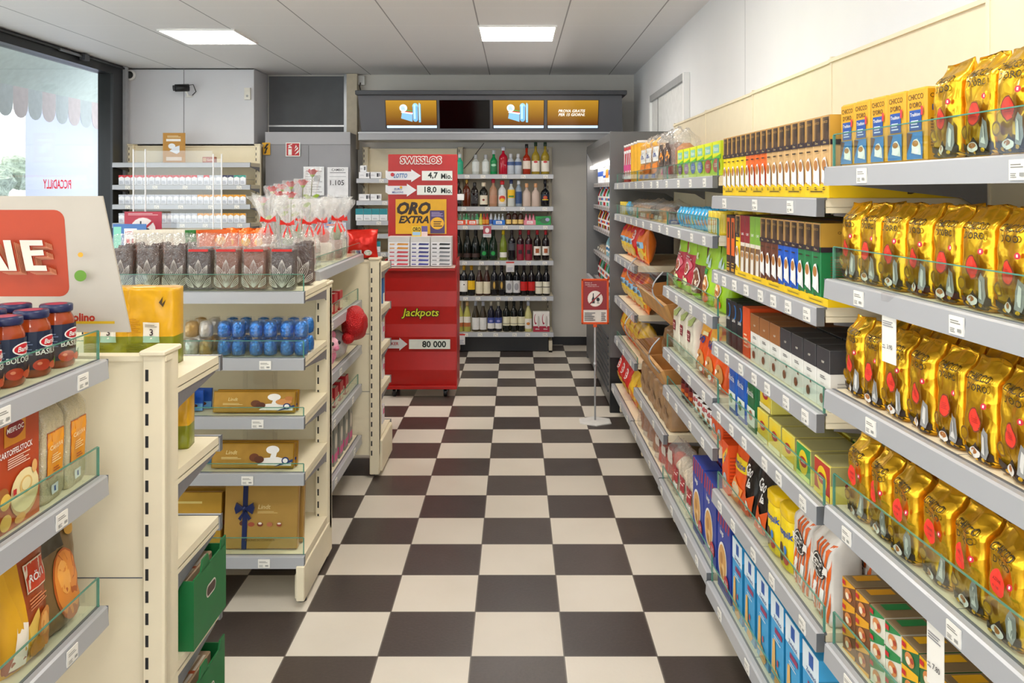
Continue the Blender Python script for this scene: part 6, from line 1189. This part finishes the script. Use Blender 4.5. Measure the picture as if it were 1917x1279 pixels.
for px in (676, 690, 704): o = on(bV, 4, px2(bV, px), 'cx', sc_=(.95, 1, .9)); pend.append((o, K['cx']['desc'], 'behind lottery stand, low', 0))
def htag(px, py, w, h, lbl):
    x, y, z = W(px, py, 8.144); e = empty('shelf_notice', (x, y, z), 0, lbl, 'notice', 'small notices hanging from the wine rack'); mb = MB(); mb.box(-w/2, -.002, -h, w/2, 0, 0, mat('#d9d6d6', .5))
    Face(mb, w, h, lambda a, b, o: (a-w/2, -.002-o, b-h)).draw([('r', 0, .3 if py < 430 else .85, 1, 1, '#b04a58' if py < 430 else '#c8342c')] + ([('e', .5, .6, .25, .22, '#efe6e4')] if py < 430 else []) + [('l', .15, .1, .85, .5 if py > 430 else .25, 3, '#9aa0b0')]); mb.obj('card', e)
htag(912, 423, .075, .105, 'small dark red no alcohol notice under miniature bottles'); htag(955, 490, .075, .095, 'white card with red top hanging above middle wines'); htag(863, 625, .075, .1, 'white card with red top hanging at lowest wine rail')
# ---------------------------------------------------------------- lottery stand
Ys = 6.4; x0 = (722-VX)*Ys/F; wS = .512; RD = mat('#b8150f', .35, 0, 'paper', 3, var=.04)
e = empty('lottery_stand', (x0, Ys, 0), 0, 'tall red lottery stand with jackpot panels on casters', 'lottery stand')
mb = MB(); zs = [.085, .2, .33, .44, .53, .66, .77, .93]; P_ = []
for i, z in enumerate(zs): P_ += [(0, -.012 if i % 2 else .004, z)]
P_ += [(0, .28, .93), (0, .28, .085)]; mb.prism(P_, (wS, 0, 0), RD); mb.box(-.006, -.02, .06, wS+.006, .3, .085, RD, .003); mb.obj('lower_casing', e)
MB().box(-.006, .0, .085, 0, .3, 1.0, RD).obj('side_panel', e); MB().box(wS, .0, .085, wS+.006, .3, 1.0, RD).obj('side_panel', e)
mb = MB(); mb.box(-.04, -.1, .925, wS-.0, .1, .945, RD, .004); mb.box(-.036, -.106, .945, wS-.004, .1, .952, mat('#c9b0a6', .35), .002); mb.obj('ledge', e)
mb = MB(); mb.box(0, .12, .93, wS, .15, 1.768, RD, .004); mb.obj('header_panel', e)
for cx in (.06, wS-.08):
    for cy in (.03, .25): m = MB(); m.M = Matrix.Translation((cx, cy, .028)) @ Matrix.Rotation(R(90), 4, 'Y'); m.lathe([(.026, -.012), (.028, -.008), (.028, .008), (.026, .012)], BLACK, n=16); m.M = None; m.box(cx-.016, cy-.01, .035, cx+.016, cy+.01, .06, STEEL); m.obj('caster', e)
Yp = Ys+.12
def fx(px): return (px-VX)*Yp/F - x0
def fz(py): return CH-(py-VY)*Yp/F
mb = MB(); fc = Face(mb, 1, 1, lambda x, z, o: (x, .12-o, z), .0005); RD2 = '#b8150f'
for a in range(10): fc.draw([('t', 'SWISSLOS', (fx(739)+fx(837))/2+.006*math.cos(a*.628), fz(300)+.006*math.sin(a*.628), .052, WH, .375, 0, .03)])

fc.draw([('t', 'SWISSLOS', (fx(739)+fx(837))/2, fz(300), .052, RD2, .375, 0, .03)])
for yy, xt, bx0, num in ((329, 788, 790, '4,7'), (356, 780, 781, '18,0')):
    fc.draw([('p', [(fx(722), fz(yy-10)), (fx(727), fz(yy-8)), (fx(xt-18), fz(yy-8)), (fx(xt-18), fz(yy-12)), (fx(xt), fz(yy)), (fx(xt-18), fz(yy+12)), (fx(xt-18), fz(yy+8)), (fx(728), fz(yy+8)), (fx(722), fz(yy+4))][::-1], '#e6e6ea'),
             ('p', [(fx(bx0), fz(yy+9)), (fx(847), fz(yy+9)), (fx(847), fz(yy-9)), (fx(bx0), fz(yy-9))], '#e8ece6'), ('t', num, (fx(bx0)+fx(826))/2+.01, fz(yy), .052, '#14211c', .12, 0, .03), ('t', 'Mio.', fx(836), fz(yy+1), .04, '#14211c', .08, 0, .02)])
fc.draw([('t', 'LOTTO', fx(750), fz(329), .034, '#1a6ab0', .1, .25, .02), ('e', fx(735), fz(327), .014, .014, '#c8303a'), ('t', 'EURO', fx(746), fz(354), .016, '#2a4a9a', .06), ('t', 'MILLIONS', fx(745), fz(360), .014, '#2a4a9a', .09), ('e', fx(751), fz(351), .01, .01, '#e0a82a')])
fc.draw([('p', [(fx(741), fz(438)), (fx(836), fz(438)), (fx(836), fz(373)), (fx(741), fz(373))], '#e0a810'), ('t', 'ORO', fx(775), fz(390), .095, '#2c1c10', .25, .3, .05), ('t', 'EXTRA', fx(775), fz(411), .055, '#2c1c10', .24, .3, .04),
         ('p', [(fx(806), fz(437)), (fx(833), fz(437)), (fx(832), fz(394)), (fx(805), fz(394))], '#4a3a6a'), ('l', fx(808), fz(405), fx(830), fz(396), 4, '#a89ac8'), ('e', fx(819), fz(418), .05, .045, '#e8b02a'), ('l', fx(812), fz(424), fx(828), fz(412), 3, '#3a2a1c')]); mb.obj('printed_panels', e)
mb = MB(); fc = Face(mb, 1, 1, lambda x, z, o: (x, -.014-o, z), .0006)
def gx(px): return (px-VX)*6.39/F - x0
def gz(py): return CH-(py-VY)*6.39/F
for a in range(8): fc.draw([('t', 'Jackpots', (gx(742)+gx(832))/2+.005*math.cos(a*.785), gz(587)+.005*math.sin(a*.785), .072, '#2a2a12', .35, .2, .012)])

fc.draw([('t', 'Jackpots', (gx(742)+gx(832))/2, gz(587), .072, '#d9d81c', .35, .2, .012), ('p', [(gx(722), gz(652)), (gx(748), gz(652)), (gx(748), gz(656)), (gx(763), gz(644)), (gx(748), gz(632)), (gx(748), gz(636)), (gx(722), gz(636))], '#d8d8da'), ('t', 'JOKER', gx(735), gz(644), .03, '#b01c24', .09, 0, .015),
         ('p', [(gx(766), gz(653)), (gx(843), gz(653)), (gx(843), gz(635)), (gx(766), gz(635))], '#e0e4dc'), ('t', '80 000', gx(813), gz(644), .048, '#14211c', .2, 0, .03)]); mb.obj('jackpot_lettering', e)
m = MB(); m.box(wS+.001, .1, 1.43, wS+.05, .118, 1.475, mat('#e4e4e4', .4)); m.obj('sticker', e)
def disp(px0, px1, n, a, b, lbl, top):
    X0 = (px0-VX)*6.35/F; X1 = (px1-VX)*6.35/F; w = X1-X0; t = empty('ticket_dispenser', (X0, Ys-.06, .9525), 0, lbl, 'ticket dispenser', 'lottery ticket dispensers on the ledge')
    MB().box(0, .02, 0, w, .15, .215, mat('#d4d2d0', .4)).obj('rack', t)
    for i in range(n):
        z = .006+.2*i/n; m = MB(); m.box(.003, .0+.012*i*.3, z, w-.003, .02+.012*i*.3+.02, z+.2/n-.003, mat('#e9e8ec', .45), .001); c = a if i < n-top else b
        Face(m, w, .2/n, lambda x, zz, o: (x, .0036*i-o, z+zz)).draw([('p', [(.4,.2),(.9,.2),(.95,.6),(.45,.7)], c), ('r', .08, .3, .3, .55, c)]); m.obj('ticket_stack', t)
disp(726, 767, 7, '#c83a48', '#d8902a', 'left dispenser of lottery slips with red prints on stand ledge', 3); disp(768, 805, 7, '#3a3f9a', '#2a2f7a', 'middle dispenser of lottery slips with blue prints on stand ledge', 4); disp(806, 845, 7, '#7a7e84', '#17191c', 'right dispenser of lottery slips with black prints on stand ledge', 3)
o = signpanel('promotion_card', ((786-VX)*6.42/F, 6.405, 1.168), .115, .075, 0, 'small yellow ORO card standing on the middle ticket dispenser', 'promotional card', '#e8c01c', [('t', 'ORO', .32, .68, .4, '#2a2012', .5, 0, .03), ('r', .06, .1, .55, .42, '#9ac0e0'), ('r', .62, .45, 1, 1, '#6a5a9a'), ('r', .62, 0, 1, .45, '#e8ccc8')])
# ---------------------------------------------------------------- refrigerated cabinet
FG = mat('#6e6e6e', .4, .4, 'metal', 4, var=.05); FL = 1.99
e = empty('refrigerated_cabinet', (.635, 7.94, 0), R(-90), 'tall grey open drinks fridge beyond the right shelving', 'fridge')
m = MB(); m.box(FL-.04, 0, .37, FL, .45, 1.90, FG, .003); m.box(FL-.04, -.0, 0, FL, .45, .37, BLACK); m.obj('side_panel', e); m = MB(); m.box(0, 0, 0, .04, .45, 1.87, FG, .003); m.obj('side_panel', e)
MB().box(.04, .42, .1, FL-.04, .45, 1.88, mat('#d8d8d8', .4, .1, 'plain')).obj('back_wall', e)
m = MB(); m.box(.04, .0, 1.84, FL-.04, .45, 1.89, FG); m.prism([(.04, 0, 1.84), (.04, .06, 1.72), (.04, .07, 1.72), (.04, .02, 1.84)], (FL-.08, 0, 0), FG); m.obj('canopy', e)
m = MB(); m.box(.06, .03, 1.69, FL-.06, .065, 1.715, mat((1.0, .93, .85), .5, 0, 'plain', emit=5)); m.obj('strip_light', e)
m = MB(); m.box(.04, .0, .04, FL-.04, .42, .74, FG, .004); m.box(.04, -.004, .70, FL-.04, .02, .76, mat('#c4c4c8', .4)); m.obj('lower_body', e)
m = MB()
for i in range(9): m.box(1.1, -.008, .12+.045*i, 1.9, 0, .135+.045*i, DGREY)
m.obj('vent_grille', e)
m = MB(); Face(m, .6, .04, lambda x, z, o: (1.3+x, -.0045-o, .71+z)).draw([('r', 0, 0, 1, 1, '#5a6a8a'), ('l', .05, .2, .95, .8, 2, '#d8dce8')]); m.obj('price_strip', e)
bF = dict(M=None, rz=R(-90), sh=[]); bpy.context.view_layer.update(); bF['M'] = e.matrix_world.copy()
for z in (1.56, 1.375, 1.185, .975, .745):
    m = MB(); m.box(.045, .07, z-.012, FL-.045, .42, z, mat('#d0d0d2', .35)); m.box(.045, .06, z-.03, FL-.045, .07, z+.004, mat('#c8c4c6', .4)); 
    for k in range(12): m.box(.1+.155*k, .0585, z-.024, .17+.155*k, .06, z-.004, mat('#8a8078', .5))
    if z != .745: m.obj('shelf', e)
    else: m.obj('base_shelf', e)
    bF['sh'].append((z, .06))
def frow(si, ks, n, s, rep=1):
    for i in range(n):
        k = ks[(i//rep) % len(ks)]; o = on(bF, si, .12+(1.78)*(i+.5)/n, k, inset=.03, sc_=s); pend.append((o, K[k]['desc'], '%s' % ('uppermost row', 'second row', 'third row', 'fourth row', 'lowest row')[si], 0))
frow(0, ['dm', 'dm', 'd2', 'dl'], 16, (1, 1, .72), 2); frow(1, ['d1', 'd2', 'd3', 'd5', 'd2', 'd1'], 20, (1, 1, .7)); frow(2, ['d6', 'd4', 'd1', 'd2', 'd4'], 20, (1, 1, .7)); frow(3, ['sandw', 'sandw', 'd5'], 11, (1, 1, .8), 2); frow(4, ['d4', 'd1', 'd3', 'd5', 'd3'], 20, (1, 1, .9))
# sign stand in the aisle
Yn = 5.72; e = empty('sign_stand', ((1114-VX)*Yn/F, Yn, 0), 0, 'orange framed no alcohol sign on thin pole with white base', 'sign stand')
m = MB(); m.lathe([(.115, 0), (.115, .006), (.1, .009), (.02, .012)], mat('#d8d6d2', .4), n=6); m.obj('base_plate', e); m = MB(); m.tube([(0, 0, .01), (0, 0, .635)], .006, RAIL, 10); m.tube([(0, 0, .36), (0, 0, .385)], .010, RAIL, 10); m.obj('pole', e, True)
OF = mat('#e2561a', .4); m = MB(); w, z0, z1 = .178, .633, .928
m.box(-w/2, -.008, z0, w/2, .004, z0+.014, OF, .003); m.box(-w/2, -.008, z1-.014, w/2, .004, z1, OF, .003); m.box(-w/2, -.008, z0, -w/2+.013, .004, z1, OF, .003); m.box(w/2-.013, -.008, z0, w/2, .004, z1, OF, .003); m.box(-.012, -.006, z0-.02, .012, .004, z0, OF, .002); m.obj('frame', e)
m = MB(); m.box(-w/2+.012, -.004, z0+.012, w/2-.012, .003, z1-.012, mat('#e8e4e0', .5)); Face(m, w-.024, z1-z0-.024, lambda a, b, o: (a-w/2+.012, -.004-o, b+z0+.012)).draw([('r', 0, .3, 1, 1, '#9a3038'), ('t', 'Divieto di', .22, .95, .03, '#ecd8d6', .4, 0, .01), ('t', 'vendita bevande', .32, .905, .03, '#ecd8d6', .6, 0, .01), ('t', 'alcoliche dopo le ore', .42, .86, .03, '#ecd8d6', .85, 0, .01), ('e', .5, .57, .34, .205, '#9a3038'), ('e', .5, .57, .32, .19, '#f0e9e4'), ('e', .5, .57, .285, .17, '#f4efec'),
    ('p', [(.36,.46),(.48,.46),(.48,.56),(.44,.62),(.44,.7),(.40,.7),(.40,.62),(.36,.56)], '#26303a'), ('e', .62, .55, .07, .045, '#26303a'), ('r', .61, .47, .63, .52, '#26303a'), ('r', .57, .46, .68, .47, '#26303a'), ('p', [(.24,.45),(.28,.43),(.76,.69),(.72,.71)], '#9a3038'), ('l', .05, .05, .5, .26, 5, '#6a6a72'), ('l', .75, .05, .95, .26, 5, '#6a6a72')]); m.obj('sign_panel', e)
finish_labels()
n_bad = [o['label'] for o in bpy.data.objects if o.parent is None and 'label' in o and not 4 <= len(o['label'].split()) <= 16]
print('labels out of range', len(n_bad), n_bad[:5])
seen = {}
for o in bpy.data.objects:
    if o.parent is None and 'label' in o: seen[o['label']] = seen.get(o['label'], 0) + 1
print('top-level', len(seen), 'dups', [(k, v) for k, v in seen.items() if v > 1][:8])
